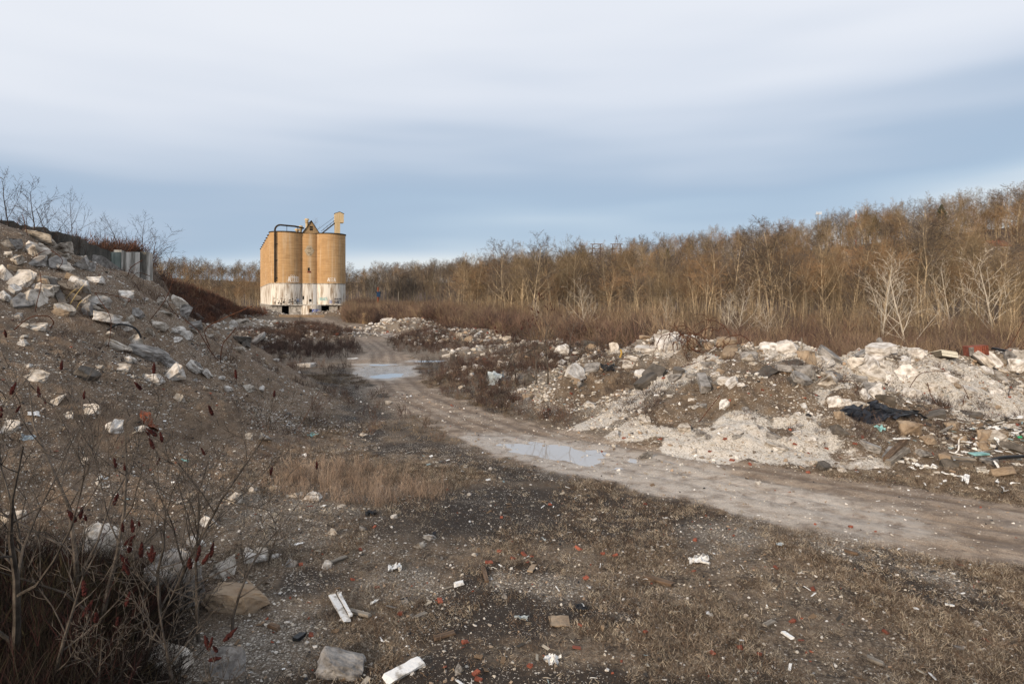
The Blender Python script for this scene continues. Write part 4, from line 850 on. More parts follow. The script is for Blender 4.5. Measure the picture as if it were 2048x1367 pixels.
def f_weed(x, y):
    z, m = height(x, y, True); q = masks_at(x, y, m); nn = fbm(x,y,.3,4,503)
    a = S((nn+.1)/.35)*(y > 24); b = np.exp(-(((x+1)/5)**2+((y-33)/6)**2))*1.6+np.exp(-(((x-3)/4.5)**2+((y-42)/8)**2))*1.8+np.exp(-(((x+20)/4.5)**2+((y-66)/9)**2))*1.7+np.exp(-(((x+27)/5)**2+((y-82)/9)**2))*1.5+np.exp(-(((x+11)/4)**2+((y-72)/6)**2))*1.0
    return np.clip(.25*a+b, 0, 1)*(1-q['road'])**3*(1-S(m['md']/.4))*(1-.9*S(m['left']/1.0))*inview(x,y)
plants('weeds', [clump(630+i, 12, .75, .25, .010, sub=3, lean=.28) for i in range(3)], 3600, f_weed, (-34,16), (20,100), 604, .45, 1.0, [(.075,.048,.042),(.11,.07,.055),(.15,.10,.075),(.06,.042,.035)], 'dark dead weeds standing beside the track', 'weeds', far=.35)
def f_brush(x, y):
    z, m = height(x, y, True); e = edge_y(x); nn = fbm(x,y,.12,3,504)
    back = S((x-5)/6)*S((y-33)/4)
    r = S((y-(e-34-.12*e))/14)*S((e+30-y)/20)*(x > -62)*(1-m['rd'])
    r = r*~((x < -.262*y) & (y > 105))
    return np.clip(np.maximum(r, back*(y < e+25))*S(nn+.85), 0, 1)*inview(x,y)
BR = [clump(640+i, 26, 2.5, .8, .014, sub=6, lean=.36) for i in range(4)]
plants('brush', BR, 9000, f_brush, (-70,110), (34,230), 605, .45, 1.05, [(.12,.07,.055),(.095,.062,.052),(.18,.115,.085),(.28,.205,.135),(.07,.05,.046),(.20,.14,.10),(.24,.175,.11)], 'reddish brown leafless brush below the wood', 'brush', far=.4)
def f_lb(x, y):
    z, m = height(x, y, True); return np.clip(S(m['l2']/3)*(y > 33)*S(fbm(x,y,.2,3,505)+.75), 0, 1)*inview(x,y)
plants('hill_brush', [clump(660+i, 26, 1.3, .7, .018, sub=5, lean=.55) for i in range(3)], 4200, f_lb, (-100,-26), (34,190), 606, .5, 1.0, [(.15,.068,.042),(.10,.052,.038),(.20,.10,.06),(.085,.055,.045)], 'rust brown brush covering the left hill before the silos', 'brush', far=.3)
def f_sl(x, y):
    z, m = height(x, y, True); return np.clip(S((fbm(x,y,.5,3,506)-.1)/.3)*S(m['left']/.4)*.5+S((m['md']-.2)/.5)*S((fbm(x,y,.6,3,507)-.05)/.25)*.9, 0, 1)*inview(x,y)
plants('slope_weeds', [clump(670+i, 9, .42, .2, .006, sub=3, lean=.5) for i in range(3)], 1500, f_sl, (-26,30), (9,36), 607, .5, 1.1, [(.08,.055,.045),(.13,.09,.07),(.06,.045,.04)], 'thin dead weeds rooted on the loose slopes', 'weeds')

# ------------------------------------------------------------------ the cement silos
M_SILO = mat('tan_slipformed_concrete', (.40,.235,.105), (.60,.39,.20), 1.6, .9, .25, 5, streak=(.12,.12,2.6), lo=.3, hi=.72, detail=9)
def silo_mats():
    t = M_SILO.node_tree; n = t.nodes; l = t.links; b = n['Principled BSDF']; src = b.inputs['Base Color'].links[0].from_socket
    tcn = n.new('ShaderNodeTexCoord')
    def layer(src, scl, s, lo, hi, colr, f):
        mpn = n.new('ShaderNodeMapping'); mpn.inputs['Scale'].default_value = scl; l.new(tcn.outputs['Object'], mpn.inputs[0])
        z = n.new('ShaderNodeTexNoise'); z.inputs['Scale'].default_value = s; z.inputs['Detail'].default_value = 6; l.new(mpn.outputs[0], z.inputs[0])
        m_ = n.new('ShaderNodeMapRange'); l.new(z.outputs['Fac'], m_.inputs[0]); m_.inputs[1].default_value = lo; m_.inputs[2].default_value = hi; m_.inputs[4].default_value = f
        x = n.new('ShaderNodeMix'); x.data_type = 'RGBA'; l.new(m_.outputs[0], x.inputs[0]); l.new(src, x.inputs[6]); x.inputs[7].default_value = (*colr, 1); return x.outputs[2]
    src = layer(src, (.9,.9,.06), 1.2, .52, .75, (.66,.56,.42), .6); src = layer(src, (.5,.5,.5), 1.0, .5, .7, (.33,.20,.10), .5); src = layer(src, (.3,.3,9), 1.0, .6, .75, (.19,.11,.06), .6)
    l.new(src, b.inputs['Base Color'])
silo_mats()
M_SBASE = mat('whitewashed_streaked_concrete', (.27,.19,.12), (.76,.72,.65), 1.5, .9, .3, 6, streak=(1.0,1.0,.13), lo=.36, hi=.55, detail=9)
M_SBASE2 = mat('stained_low_concrete', (.16,.14,.12), (.60,.57,.52), 1.3, .9, .4, 6, lo=.35, hi=.62, detail=8)
M_RIM = mat('dark_roof_rim', (.03,.025,.02), (.07,.05,.035), 3)
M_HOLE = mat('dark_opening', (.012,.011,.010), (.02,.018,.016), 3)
M_GABLE = mat('weathered_tan_siding', (.20,.13,.07), (.42,.30,.17), 3, streak=(1,1,3))
M_TOWER = mat('pale_yellow_siding', (.50,.37,.20), (.66,.52,.33), 2, streak=(4,4,.2))
SA = Vector((-.407,.913,0)); SBv = Vector((.913,.407,0)); silo = empty('cement_silo_block', (-71.3,197.5,0), 0, 'long block of tan cement silos with a whitewashed base', 'silo building')
def uvz(u, v, z): return SBv*u+SA*v+Vector((0,0,z))
FA = math.atan2(-.913, .407)
def ring(cu, cv, r0, r1, z0, z1, n=40, cap=True, m=0, mb=None):
    mb = mb or MB(); c = uvz(cu, cv, 0); a = [FA+2*math.pi*(i+.5)/n for i in range(n)]
    v = [(c.x+r0*math.cos(t), c.y+r0*math.sin(t), z0) for t in a]+[(c.x+r1*math.cos(t), c.y+r1*math.sin(t), z1) for t in a]
    f = [(i,(i+1)%n,n+(i+1)%n,n+i) for i in range(n)]
    if cap: f += [tuple(range(n-1,-1,-1)), tuple(range(n,2*n))]
    mb.add(v, f, m); return mb
def cpatch(mb, cu, cv, rr0, s0, s1, z0, z1, th=.05, m=0):
    """a plate following the curved wall: s is the arc length from the front of the cylinder"""
    c = uvz(cu, cv, 0); k = max(1, int(abs(s1-s0)/.5)); v = []
    for i in range(k+1):
        t = FA+(s0+(s1-s0)*i/k)/rr0
        for rr1 in (rr0-.05, rr0+th):
            for z in (z0, z1): v.append((c.x+rr1*math.cos(t), c.y+rr1*math.sin(t), z))
    f = []
    for i in range(k):
        o_ = 4*i; f += [(o_+2,o_+6,o_+7,o_+3),(o_+3,o_+7,o_+5,o_+1),(o_,o_+4,o_+6,o_+2)]
    f += [(0,2,3,1),(4*k,4*k+1,4*k+3,4*k+2)]; mb.add(v, f, m)
for row, cu in ((0,0.0),(1,13.3)):
    for i in range(8):
        cv = 10.1*i; s_ = obj('silo_barrel', ring(cu, cv, 5.0, 5.0, 10.0, 25.7).mesh('silo_barrel', M_SILO, False), silo)
        obj('roof_rim', ring(cu, cv, 5.2, 5.2, 25.7, 26.0).mesh('roof_rim', M_RIM), s_)
        b_ = obj('silo_base', ring(cu, cv, 4.94, 5.0, 3.3, 9.75).mesh('silo_base', M_SBASE), silo)
        obj('ledge', ring(cu, cv, 5.07, 5.14, 9.75, 10.0).mesh('ledge', M_SBASE2), b_)
for i in range(4):
    cv = .9+18*i; mm_ = obj('middle_barrel', ring(6.65, cv, 4.3, 4.3, 10.0, 25.6).mesh('middle_barrel', M_SILO), silo)
    bb_ = obj('middle_base', ring(6.65, cv, 4.24, 4.3, 3.3, 9.75).mesh('middle_base', M_SBASE), silo); obj('ledge', ring(6.65, cv, 4.36, 4.42, 9.75, 10.0).mesh('ledge', M_SBASE2), bb_)
    if i == 0: MIDB, MIDL = mm_, bb_
mb = MB(); mb.box(uvz(6.65, 36, 14.5), (13, 68, 22), 0, (0,0,math.atan2(.407,.913))); obj('core', mb.mesh('core', M_SILO), silo)
for (u0,u1) in ((-5,-1.6),(.5,4.2),(12.6,15.2),(15.9,18.3)):
    mb = MB(); mb.box(uvz((u0+u1)/2, -4.2, 1.4), (u1-u0, .5, 3.8), 0, (0,0,math.atan2(.407,.913))); obj('basement_wall', mb.mesh('basement_wall', M_SBASE2), silo)
for i in range(16):
    mb = MB(); mb.box(uvz(-4.6, -4+5*i+2.2, 1.4), (.5, 3.2, 3.8), 0, (0,0,math.atan2(.407,.913))); obj('basement_wall', mb.mesh('basement_wall', M_SBASE2), silo)
mb = MB(); mb.box(uvz(6.65, 33, 3.17), (23.6, 76.4, .3), 0, (0,0,math.atan2(.407,.913))); obj('basement_slab', mb.mesh('basement_slab', M_SBASE2), silo)
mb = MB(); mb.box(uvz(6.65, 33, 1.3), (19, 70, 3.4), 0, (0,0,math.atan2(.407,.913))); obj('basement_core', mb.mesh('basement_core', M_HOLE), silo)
bay = obj('round_bay', ring(7.2, -3.6, 3.1, 3.1, -.5, 3.0).mesh('round_bay', M_SBASE), silo)
def sub(nm, fn, m, par): mb = MB(); fn(mb); return obj(nm, mb.mesh(nm, m), par)
sub('doorway', lambda q: cpatch(q, 7.2, -3.6, 3.1, -.95, -.15, .1, 2.0, .03), M_HOLE, bay)
for (s0,s1,z0,z1) in ((-.5,.1,13.9,14.9),): sub('window', lambda q: cpatch(q, 6.65, .9, 4.3, s0, s1, z0, z1, .03), M_HOLE, MIDB); sub('window_surround', lambda q: (cpatch(q, 6.65, .9, 4.3, -.62, .5, 13.3, 13.85, .05)), M_BRICK, MIDB)
sub('patched_hole', lambda q: [cpatch(q, 6.65, .9, 4.3, -1.5+abs(k)*.25, 1.5-abs(k)*.28, 20.0+k*.45, 20.45+k*.45, .04) for k in range(-3,4)], mat('grey_patch', (.34,.27,.18), (.5,.42,.31), 3), MIDB)
sub('broken_edge', lambda q: [cpatch(q, 6.65, .9, 4.35, -.6, .5, 20.9, 21.05, .05), cpatch(q, 6.65, .9, 4.35, -.4, .3, 19.5, 19.62, .05), cpatch(q, 6.65, .9, 4.35, .1, .5, 19.0, 19.12, .05)], M_RIM, MIDB)
sub('window', lambda q: cpatch(q, 6.65, .9, 4.3, -2.1, -1.6, 4.9, 6.0, .03), M_HOLE, MIDL); sub('window', lambda q: cpatch(q, 6.65, .9, 4.3, -.1, .6, 4.2, 5.0, .03), M_HOLE, MIDL)
sub('white_strip', lambda q: cpatch(q, 6.65, .9, 4.3, 1.1, 2.3, 3.3, 9.7, .05), mat('white_wash', (.70,.68,.64), (.82,.81,.79), 3), MIDL)
M_GB, M_GT, M_GK, M_GW = [mat(nm, c, tuple(x*1.3 for x in c), 8, .6) for nm, c in (('blue_paint',(.06,.12,.42)),('teal_paint',(.10,.34,.36)),('black_paint',(.03,.03,.05)),('white_paint',(.74,.70,.64)))]
def letters(nm, cu, cv, rr0, s, z, wd, h, k, m_, par, seed):
    """spray painted letters as strokes lying on the curved wall"""
    rn = random.Random(seed); mb = MB(); cw = wd/k
    SH = {'L':[(0,1,0,0),(0,0,.8,0)],'A':[(0,0,.4,1),(.4,1,.8,0),(.2,.4,.6,.4)],'R':[(0,0,0,1),(0,1,.7,1),(.7,1,.7,.5),(.7,.5,0,.5),(.2,.5,.8,0)],'K':[(0,0,0,1),(0,.5,.7,1),(.1,.5,.7,0)],'E':[(0,0,0,1),(0,1,.7,1),(0,.5,.6,.5),(0,0,.7,0)],'S':[(.7,1,0,1),(0,1,0,.5),(0,.5,.7,.5),(.7,.5,.7,0),(.7,0,0,0)],'O':[(0,0,0,1),(0,1,.7,1),(.7,1,.7,0),(.7,0,0,0)]}
    for i in range(k):
        for (x0,y0,x1,y1) in SH[rn.choice('LARKESO')]:
            n_ = 3
            for j in range(n_):
                xa = x0+(x1-x0)*j/n_; xb = x0+(x1-x0)*(j+1)/n_; ya = y0+(y1-y0)*j/n_; yb = y0+(y1-y0)*(j+1)/n_
                sa, sb_ = sorted((s+i*cw+xa*cw, s+i*cw+xb*cw)); za, zb = sorted((z+ya*h, z+yb*h)); t = h*.05
                cpatch(mb, cu, cv, rr0, sa-t, sb_+t, za-t, zb+t, .012+.004*(i%3)+.001*j, 0)
    return obj(nm, mb.mesh(nm, m_), par)
B = [c for c in silo.children if c.name.startswith('silo_barrel')]; BS = [c for c in silo.children if c.name.startswith('silo_base')]
letters('graffiti', 0,0,5.0, .2, 10.4, 3.6, 1.5, 5, M_GW, B[0], 1); letters('graffiti', 0,0,5.0, .9, 11.6, 2.6, .8, 4, M_GW, B[0], 2)
letters('graffiti', 13.3,0,5.0, -1.3, 10.6, 2.6, 1.1, 4, M_GW, B[8], 3)
letters('graffiti', 0,0,4.95, 3.0, 4.1, 2.0, 1.1, 4, mat('pale_blue_paint',(.30,.36,.50),(.4,.46,.6),8), BS[0], 4)
letters('graffiti', 13.3,0,4.95, -4.2, 4.6, 3.0, .9, 6, M_GT, BS[8], 5); letters('graffiti', 13.3,0,4.95, -.8, 3.7, 1.1, .9, 2, M_GB, BS[8], 6)
letters('graffiti', 13.3,0,4.95, .9, 3.7, 2.3, .8, 4, M_GK, BS[8], 7); letters('graffiti', 13.3,0,4.95, .8, 4.8, 2.6, .5, 5, M_GK, BS[8], 8)
letters('graffiti', 7.2,-3.6,3.1, 0, .5, 2.5, 1.3, 5, M_GB, bay, 9)
letters('graffiti', 0,10.1,4.95, -5.5, 4.2, 2.0, 1.0, 3, mat('pale_blue_paint',(.30,.36,.50),(.4,.46,.6),8), BS[1], 10)
# pock marks where the render has fallen off the base
def pocks(q):
    rn = random.Random(3)
    for k in range(70): s0 = rn.uniform(-4.5,4); z0 = 3.35+abs(rn.gauss(0,.9)); w_ = rn.uniform(.08,.28); cpatch(q, 0, 0, 4.96, s0, s0+w_, z0, z0+rn.uniform(.1,.4), .03)
sub('pock_marks', pocks, M_HOLE, BS[0])['kind'] = 'stuff'
# pipe, vents, gable house, hoist tower
pipe = MB(); p0 = uvz(-3.55, -3.75, 0)
for off, r_ in ((0,.28),):
    pts_ = [p0+Vector((0,0,z)) for z in (10.2,14,18,22,26.2)]
    for a_ in range(0,91,15): pts_.append(p0+Vector((0,0,26.2))+SBv*1.6*(1-math.cos(R(a_)))+Vector((0,0,1.7*math.sin(R(a_)))))
    pts_ += [p0+Vector((0,0,27.85))+SBv*6+SA*1.5, uvz(5.2,-1,27.5)]
    pipe.tube(pts_, r_, 8, 0, True)
po = obj('vent_pipe', pipe.mesh('vent_pipe', M_RIM), silo)
q_ = MB(); p1 = uvz(-3.05,-4.1,0); q_.tube([p1+Vector((0,0,z)) for z in (10.4,26)], .13, 6); obj('thin_pipe', q_.mesh('thin_pipe', M_RIM), po)
for z in (11.5,17,22):
    q_ = MB(); q_.box(uvz(-3.3,-3.95,z), (1.0,.5,.3), 0, (0,0,.42)); obj('pipe_bracket', q_.mesh('pipe_bracket', M_RIM), po)
for u in (0, 3.2):
    q_ = MB(); q_.tube([uvz(u,-2.6+u*.3,25.9), uvz(u,-2.6+u*.3,27.7)], .08, 5); obj('pipe_prop', q_.mesh('pipe_prop', M_RIM), po)
gh = MB(); c = [uvz(5.0-.1,-1.8,25.9), uvz(9.9,-1.8,25.9), uvz(7.4,-1.8,29.7), uvz(4.9,4.2,25.9), uvz(9.9,4.2,25.9), uvz(7.4,4.2,29.7)]
gh.add(c, [(0,1,2),(3,5,4),(0,3,4,1)]); gho = obj('gable_house', gh.mesh('gable_house', M_GABLE), silo)
for sgn, e_ in ((-1,4.75),(1,10.05)):
    q_ = MB(); a0 = uvz(e_,-2.1,25.75); a1 = uvz(e_,4.5,25.75); b0 = uvz(7.4,-2.1,29.95); b1 = uvz(7.4,4.5,29.95); up = Vector((0,0,.15)); q_.add([a0,a1,b1,b0,a0+up,a1+up,b1+up,b0+up], [(0,1,2,3),(4,7,6,5),(0,3,7,4),(1,5,6,2),(0,4,5,1)]); obj('roof_slope', q_.mesh('roof_slope', M_RIM), gho)
q_ = MB(); q_.box(uvz(7.35,-1.83,27.5), (.9,.12,1.3), 0, (0,0,.42)); wn = obj('window', q_.mesh('window', M_HOLE), gho)
q_ = MB(); q_.box(uvz(7.35,-1.9,27.5), (1.0,.1,.12), 0, (0,0,.42)); obj('glazing_bar', q_.mesh('glazing_bar', M_GABLE), wn)
for (u,v,z0,z1,r_) in ((6.2,-.3,27,30.2,.42),(4.4,0,25.9,27.9,.38),(3.4,1,25.9,27,.5)):
    q_ = MB(); ring(u, v, r_, r_, z0, z1, 12, True, 0, q_); ring(u, v, r_*1.7, r_*1.4, z1-.1, z1+.45, 12, True, 0, q_); ring(u,v,r_*1.2,r_*1.7,z1-.9,z1-.6,12,True,0,q_); obj('roof_vent', q_.mesh('roof_vent', M_TOWER), silo)
hb = MB(); hb.box(uvz(15.4,-2,29.3), (1.5,2.2,6.8), 0, (0,0,.42)); ht = obj('hoist_tower', hb.mesh('hoist_tower', M_TOWER), silo)
hb = MB(); A_ = [(-.80,29.6),(1.9,29.6),(1.9,32.4),(.55,33.0),(-.80,32.4)]
hb.add([uvz(15.4+x,-3.15,z) for x,z in A_]+[uvz(15.4+x,-.8,z) for x,z in A_], [(4,3,2,1,0)[::-1],(5,6,7,8,9)[::-1]]+[(i,(i+1)%5,5+(i+1)%5,5+i)[::-1] for i in range(5)]); obj('tower_head', hb.mesh('tower_head', M_TOWER), ht)
hb = MB(); hb.add([uvz(15.4-1,-3.3,32.5), uvz(15.95,-3.3,33.15), uvz(17.5,-3.3,32.5), uvz(14.4,-.6,32.5), uvz(15.95,-.6,33.15), uvz(17.5,-.6,32.5)], [(0,1,4,3),(1,2,5,4)]); obj('tower_cap', hb.mesh('tower_cap', M_RIM), ht)
cv_ = MB(); cv_.tube([uvz(10.6,-2.2,26), uvz(14.8,-2.2,29.6)], .22, 6); cvo = obj('inclined_conveyor', cv_.mesh('inclined_conveyor', M_RIM), silo)
cv_ = MB(); cv_.tube([uvz(10.3,-2.2,26.6), uvz(14.8,-2.2,30.5)], .06, 4); cv_.tube([uvz(9.0,-2.2,26.9), uvz(14.8,-2.2,31.6)], .045, 4)
for u in (11.2,12.2,13.2,14.2): cv_.tube([uvz(u,-2.2,26.4+(u-10.6)*.86), uvz(u,-2.2,27.2+(u-10.6)*.86)], .045, 4)
obj('handrail', cv_.mesh('handrail', M_RIM), cvo)
H_, _, _, mt, mc = PT[7]; e = empty('bare_tree', (-71.3+SBv.x*9.3+SA.x*4, 197.5+SBv.y*9.3+SA.y*4, 25.9), 1, 'small bare tree growing on the silo roof behind the gable', 'tree'); e.scale = (.72,)*3; obj('trunk', mt, e); obj('crown', mc, e)

# ------------------------------------------------------------------ ruined wall on the left hill
M_W1 = mat('black_stained_wall', (.045,.045,.04), (.15,.14,.125), 1.6, .95, .7, 7, streak=(1,1.2,.5), lo=.35, hi=.7)
M_W2 = mat('white_streaked_wall', (.16,.15,.13), (.62,.60,.56), 1.1, .95, .6, 8, streak=(1,1.6,.25), lo=.38, hi=.6)
M_W3 = mat('green_stained_wall', (.06,.085,.075), (.28,.32,.30), 1.3, .95, .6, 8, streak=(1,1.6,.25), lo=.36, hi=.62)
wall = empty('concrete_wall', (-26.4,40,5), 0, 'ruined concrete retaining wall with black and white streaks on the left hill', 'wall')
def wpart(nm, y0, y1, zt0, zt1, m_, x0=-.25, x1=.25, zb=4, seed=1, kids=None):
    rn = random.Random(seed); k = max(2, int((y1-y0)/.45)); mb = MB(); v = []
    for i in range(k+1):
        y = y0+(y1-y0)*i/k; zt = zt0+(zt1-zt0)*i/k+(rn.uniform(-.12,.1) if 0 < i < k else 0)
        for x, z in ((x0,zb),(x1,zb),(x1+rn.uniform(-.03,.03),zt),(x0,zt)): v.append((x, y-40, z-5))
    f = [(0,3,2,1),(4*k,4*k+1,4*k+2,4*k+3)]
    for i in range(k):
        o_ = 4*i
        for j in range(4): f.append((o_+j, o_+(j+1)%4, o_+4+(j+1)%4, o_+4+j))
    mb.add(v, f); return obj(nm, mb.mesh(nm, m_), wall)
wpart('wall_section', 31, 37.8, 9.15, 8.8, M_W1, seed=1); wpart('wall_section', 37.9, 40.9, 8.65, 8.1, M_W1, -.3, .18, seed=2)
wpart('wall_section', 40.95, 41.9, 8.05, 8.15, M_W3, -.3, .2, seed=3); wpart('wall_section', 41.95, 44.0, 8.3, 8.3, M_W2, -.3, .22, seed=4)
wpart('steel_channel', 44.0, 44.35, 8.33, 8.33, M_HOLE, -.3, .05, seed=5); wpart('end_column', 44.35, 45.2, 8.36, 8.25, M_W2, -.4, .45, seed=6)
mb = MB(); mb.box((.12,3.98,.9), (.14,.1,4.6)); obj('steel_flange', mb.mesh('steel_flange', M_RUST), wall)
def beam_between(nm, A, Bp, wd, th, m_, label, cat, group=None, roll=0, par=None):
    A = Vector(A); Bp = Vector(Bp); d = Bp-A; mb = MB(); Ln = d.length; rn = random.Random(int(A.x*100))
    k = 5; v = []
    for i in range(k+1):
        x = -Ln/2+Ln*i/k; j = .06*wd
        for (yy,zz) in ((-.5,-.5),(.5,-.5),(.5,.5),(-.5,.5)): v.append((x+(rn.uniform(-.3,.3)*wd if i in (0,k) else 0), yy*wd+rn.uniform(-j,j), zz*th))
    f = [(0,1,2,3),(4*k+3,4*k+2,4*k+1,4*k)]
    for i in range(k):
        for j in range(4): f.append((4*i+j, 4*i+4+j, 4*i+4+(j+1)%4, 4*i+(j+1)%4))
    mb.add(v, f); q = d.to_track_quat('X', 'Z') @ Euler((R(roll),0,0)).to_quaternion()
    o = obj(nm, mb.mesh(nm, m_), par, loc=(A+Bp)/2, rot=q.to_euler()); return tag(o, label, cat, group)
beam_between('concrete_beam', (-24.6,37,7.15), (-24.3,42.3,4.9), .45, .95, M_GREY, 'long grey concrete beam leaning below the streaked wall', 'beam')
for i in range(4): pass

# ------------------------------------------------------------------ shrubs on the left crest
def backlit_mesh(m_): c = m_.copy(); c.materials.clear(); c.materials.append(M_TWIGD); return c  # dark copies for the shrubs: their backlit look is put into the colour
DT = {i: (backlit_mesh(PT[i][3]), backlit_mesh(PT[i][4])) for i in (6,7,8)}
def shrub(px, py0, py1, d, pi, label, wsc=1, nm='bare_shrub', cat='shrub', dark=True, grp=None):
    x = (px-1024)/F*d; z0 = hz(x,d); top = 5+(HY-py1)/F*d; H = max(.5, top-z0); p = PT[pi]; e = empty(nm, (x,d,z0-.1), rr_.uniform(0,6), label, cat, grp); s = H/p[0]*1.05; e.scale = (s*wsc, s*wsc, s)
    obj('trunk', DT[pi][0], e); obj('crown', DT[pi][1], e); return e
for a in [(40,465,345,28,6,'tall many stemmed bare shrub at the top of the left slope',1.25),(75,465,358,28.5,7,'second tall bare shrub leaning right beside the tallest one',1.2),(5,465,375,27,8,'bare shrub cut by the left edge of the photo',1.2),
          (112,465,395,30,8,'low spreading shrub right of the tall shrubs',1.3),(158,450,385,37,6,'lone thin sapling standing above the black stained wall',.8,'bare_sapling','tree'),
          (205,470,432,42,7,'small shrub over the wall left of the middle bush',1.1),(240,490,425,44,8,'dense bush over the middle of the ruined wall',1.3),(275,500,425,50,6,'round headed bare tree behind the white streaked wall',1.2,'bare_tree','tree'),
          (312,505,460,54,7,'shrub at the right end of the ruined wall',1.4),(340,530,490,60,8,'shrub on the brown hill just past the ruined wall',1.4)]: shrub(*a)

# ------------------------------------------------------------------ sumacs
def rotl(e, ax, ang): e.rotation_euler = (ax*ang if ax else 0, ang, 0)
SUM = [(6,7,48,.75,6,.02,.13),(5,4,42,.62,5,.10,.13),(4,3,40,.62,4,.10,.14),(3,2,38,.6,3,.08,.15),(2,0,0,0,3,.05,.15)]
def cone(seed, L_=.19, r_=.032):
    rn = random.Random(seed); mb = MB(); n = 14; k = 9; v = []
    for i in range(n+1):
        t = i/n; rr1 = r_*(math.sin(math.pi*min(1,t*.86+.1))**.6)*(1-.35*t)
        for j in range(k): a = 2*math.pi*(j+.5*(i%2))/k; q = rr1*rn.uniform(.55,1.35); v.append((q*math.cos(a), q*math.sin(a), L_*t+rn.uniform(-.004,.004)))
    f = [(i*k+j, i*k+(j+1)%k, (i+1)*k+(j+1)%k, (i+1)*k+j) for i in range(n) for j in range(k)]+[tuple(range(k-1,-1,-1)), tuple(n*k+j for j in range(k))]
    mb.add(v, f); return mb.mesh('fruit_cluster', M_SUMF)
CN = [cone(i) for i in range(4)]
def sumac(x, y, H, seed, label, lean=0, leany=0, nf=7, r0=.035, fs=1.0, rotz=0, cfg=SUM):
    rn = random.Random(seed); tips = []; tr, cr = grow(rn, H, cfg, r0, .22, 2, tips, lean)
    e = empty('sumac_shrub', (x, y, hz(x,y)), rotz, label, 'shrub'); e.rotation_euler = (leany, 0, rotz)
    obj('stem', tr.mesh('stem', M_SUMB), e); obj('twigs', cr.mesh('twigs', M_SUMB), e)['kind'] = 'stuff'
    tips.sort(key=lambda t: -t[0].z+rn.uniform(-.5,.9)*H*.5)
    for p, d in tips[:nf]:
        dd = (Vector(d)+Vector((rn.uniform(-.3,.3), rn.uniform(-.3,.3), .9))).normalized()
        q = dd.to_track_quat('Z','Y'); s = fs*rn.uniform(.5,1.0); o = obj('fruit_cluster', rn.choice(CN), e, loc=p-dd*.02, rot=q.to_euler(), scale=(s,s,s))
    return e
for a in [(-6.35,8.0,3.9,1,'tallest grey sumac at the left edge with a forked trunk',.05,0,4,.06),(-5.7,8.6,3.3,2,'second sumac from the left edge with long bare branches',.0,0,4,.045),
          (-5.0,8.9,2.7,3,'slender sumac behind the grey upright boulder',.18,0,4,.035),(-4.9,8.0,2.0,4,'low sumac with red cones around the grey upright boulder',.35,0,8,.03),
          (-4.3,7.7,1.7,5,'sumac leaning right over the large tan boulder with red cones',.45,0,8,.028),(-3.7,7.3,1.1,6,'small sumac at the bottom edge right of the thicket',.3,0,6,.022),
          (-5.6,7.4,2.2,7,'sumac with dark stems deep in the bottom left thicket',.1,0,7,.035),(-4.7,7.1,1.3,8,'short sumac at the bottom edge over the long pale slab',-.1,0,5,.025),
          (-6.5,9.3,4.0,41,'tall many branched sumac between the two leftmost ones',.03,0,3,.045),(-5.3,9.6,3.5,42,'tall bare sumac behind the blotchy thicket boulder',.06,0,3,.04),(-4.6,9.2,2.9,43,'upright sumac just left of the flat white stone',.02,0,4,.032),(-7.2,9.4,3.0,9,'grey sumac behind the tallest one at the left edge',-.05,0,3,.045),(-4.2,9.4,2.2,10,'thin sumac standing behind the flat white stone',.12,0,3,.028)]: sumac(*a)
for a in [(1.75,30.5,3.3,21,'sumac with dark red cones at the left foot of the centre heap',.05,0,22,.06,1.1),(1.2,31.6,3.0,31,'sumac close behind the one at the left foot of the centre heap',-.05,0,12,.045,1.0),(.2,34.2,2.4,32,'low sumac left behind the pair at the heap foot',.0,0,12,.04,1.0),(2.9,31.0,2.5,22,'thin sumac just right of the one at the heap foot',.0,0,5,.04,.75),
          (-.4,36.5,2.2,23,'small sumac in the weeds left of the centre heap',.0,0,8,.035,.75),(1.0,40,2.4,24,'sumac behind the weeds between the two middle heaps',0,0,8,.035,.75),
          (4.0,38,2.6,25,'sumac standing behind the left shoulder of the centre heap',0,0,9,.04,.75)]: sumac(*a)
thk = [clump(700+i, 30, 1.05, .5, .0045, sub=7, lean=.6) for i in range(3)]
def f_th(x, y): return S((-3.95-x-.42*(y-7)+.5*fbm(x,y,.8,3,521))/1.0)*(y < 10.2)*inview(x,y)
plants('thicket', thk, 1000, f_th, (-9.5,-2.5), (5.5,10.4), 701, .6, 1.15, [(.022,.013,.011),(.016,.012,.01),(.045,.016,.014),(.03,.024,.016),(.05,.042,.022)], 'dark tangled briar thicket in the bottom left corner', 'thicket')
# bare saplings and bushes in the yard
shrub(678,730,640,66,6,'thin bare sapling standing beside the far track',.8,'bare_sapling','tree'); shrub(598,665,615,86,7,'dark round bush in front of the silos',1.3); shrub(583,668,632,84,8,'low dark bush left of the round bush',1.5)
shrub(828,690,648,78,8,'dark dome shaped bush on the far middle heap',1.6); shrub(910,680,625,88,7,'reddish bush behind the far middle heap',1.2); shrub(765,640,598,150,6,'reddish feathery bush right of the silos',1.5)
shrub(780,655,610,140,7,'low reddish bush in the red brush beyond the yard',1.5); shrub(1530,760,700,27,7,'dark bramble on the front spoil heap',1.9); shrub(2020,800,745,25.5,8,'thin bramble at the right end of the chalky heap',2.0)

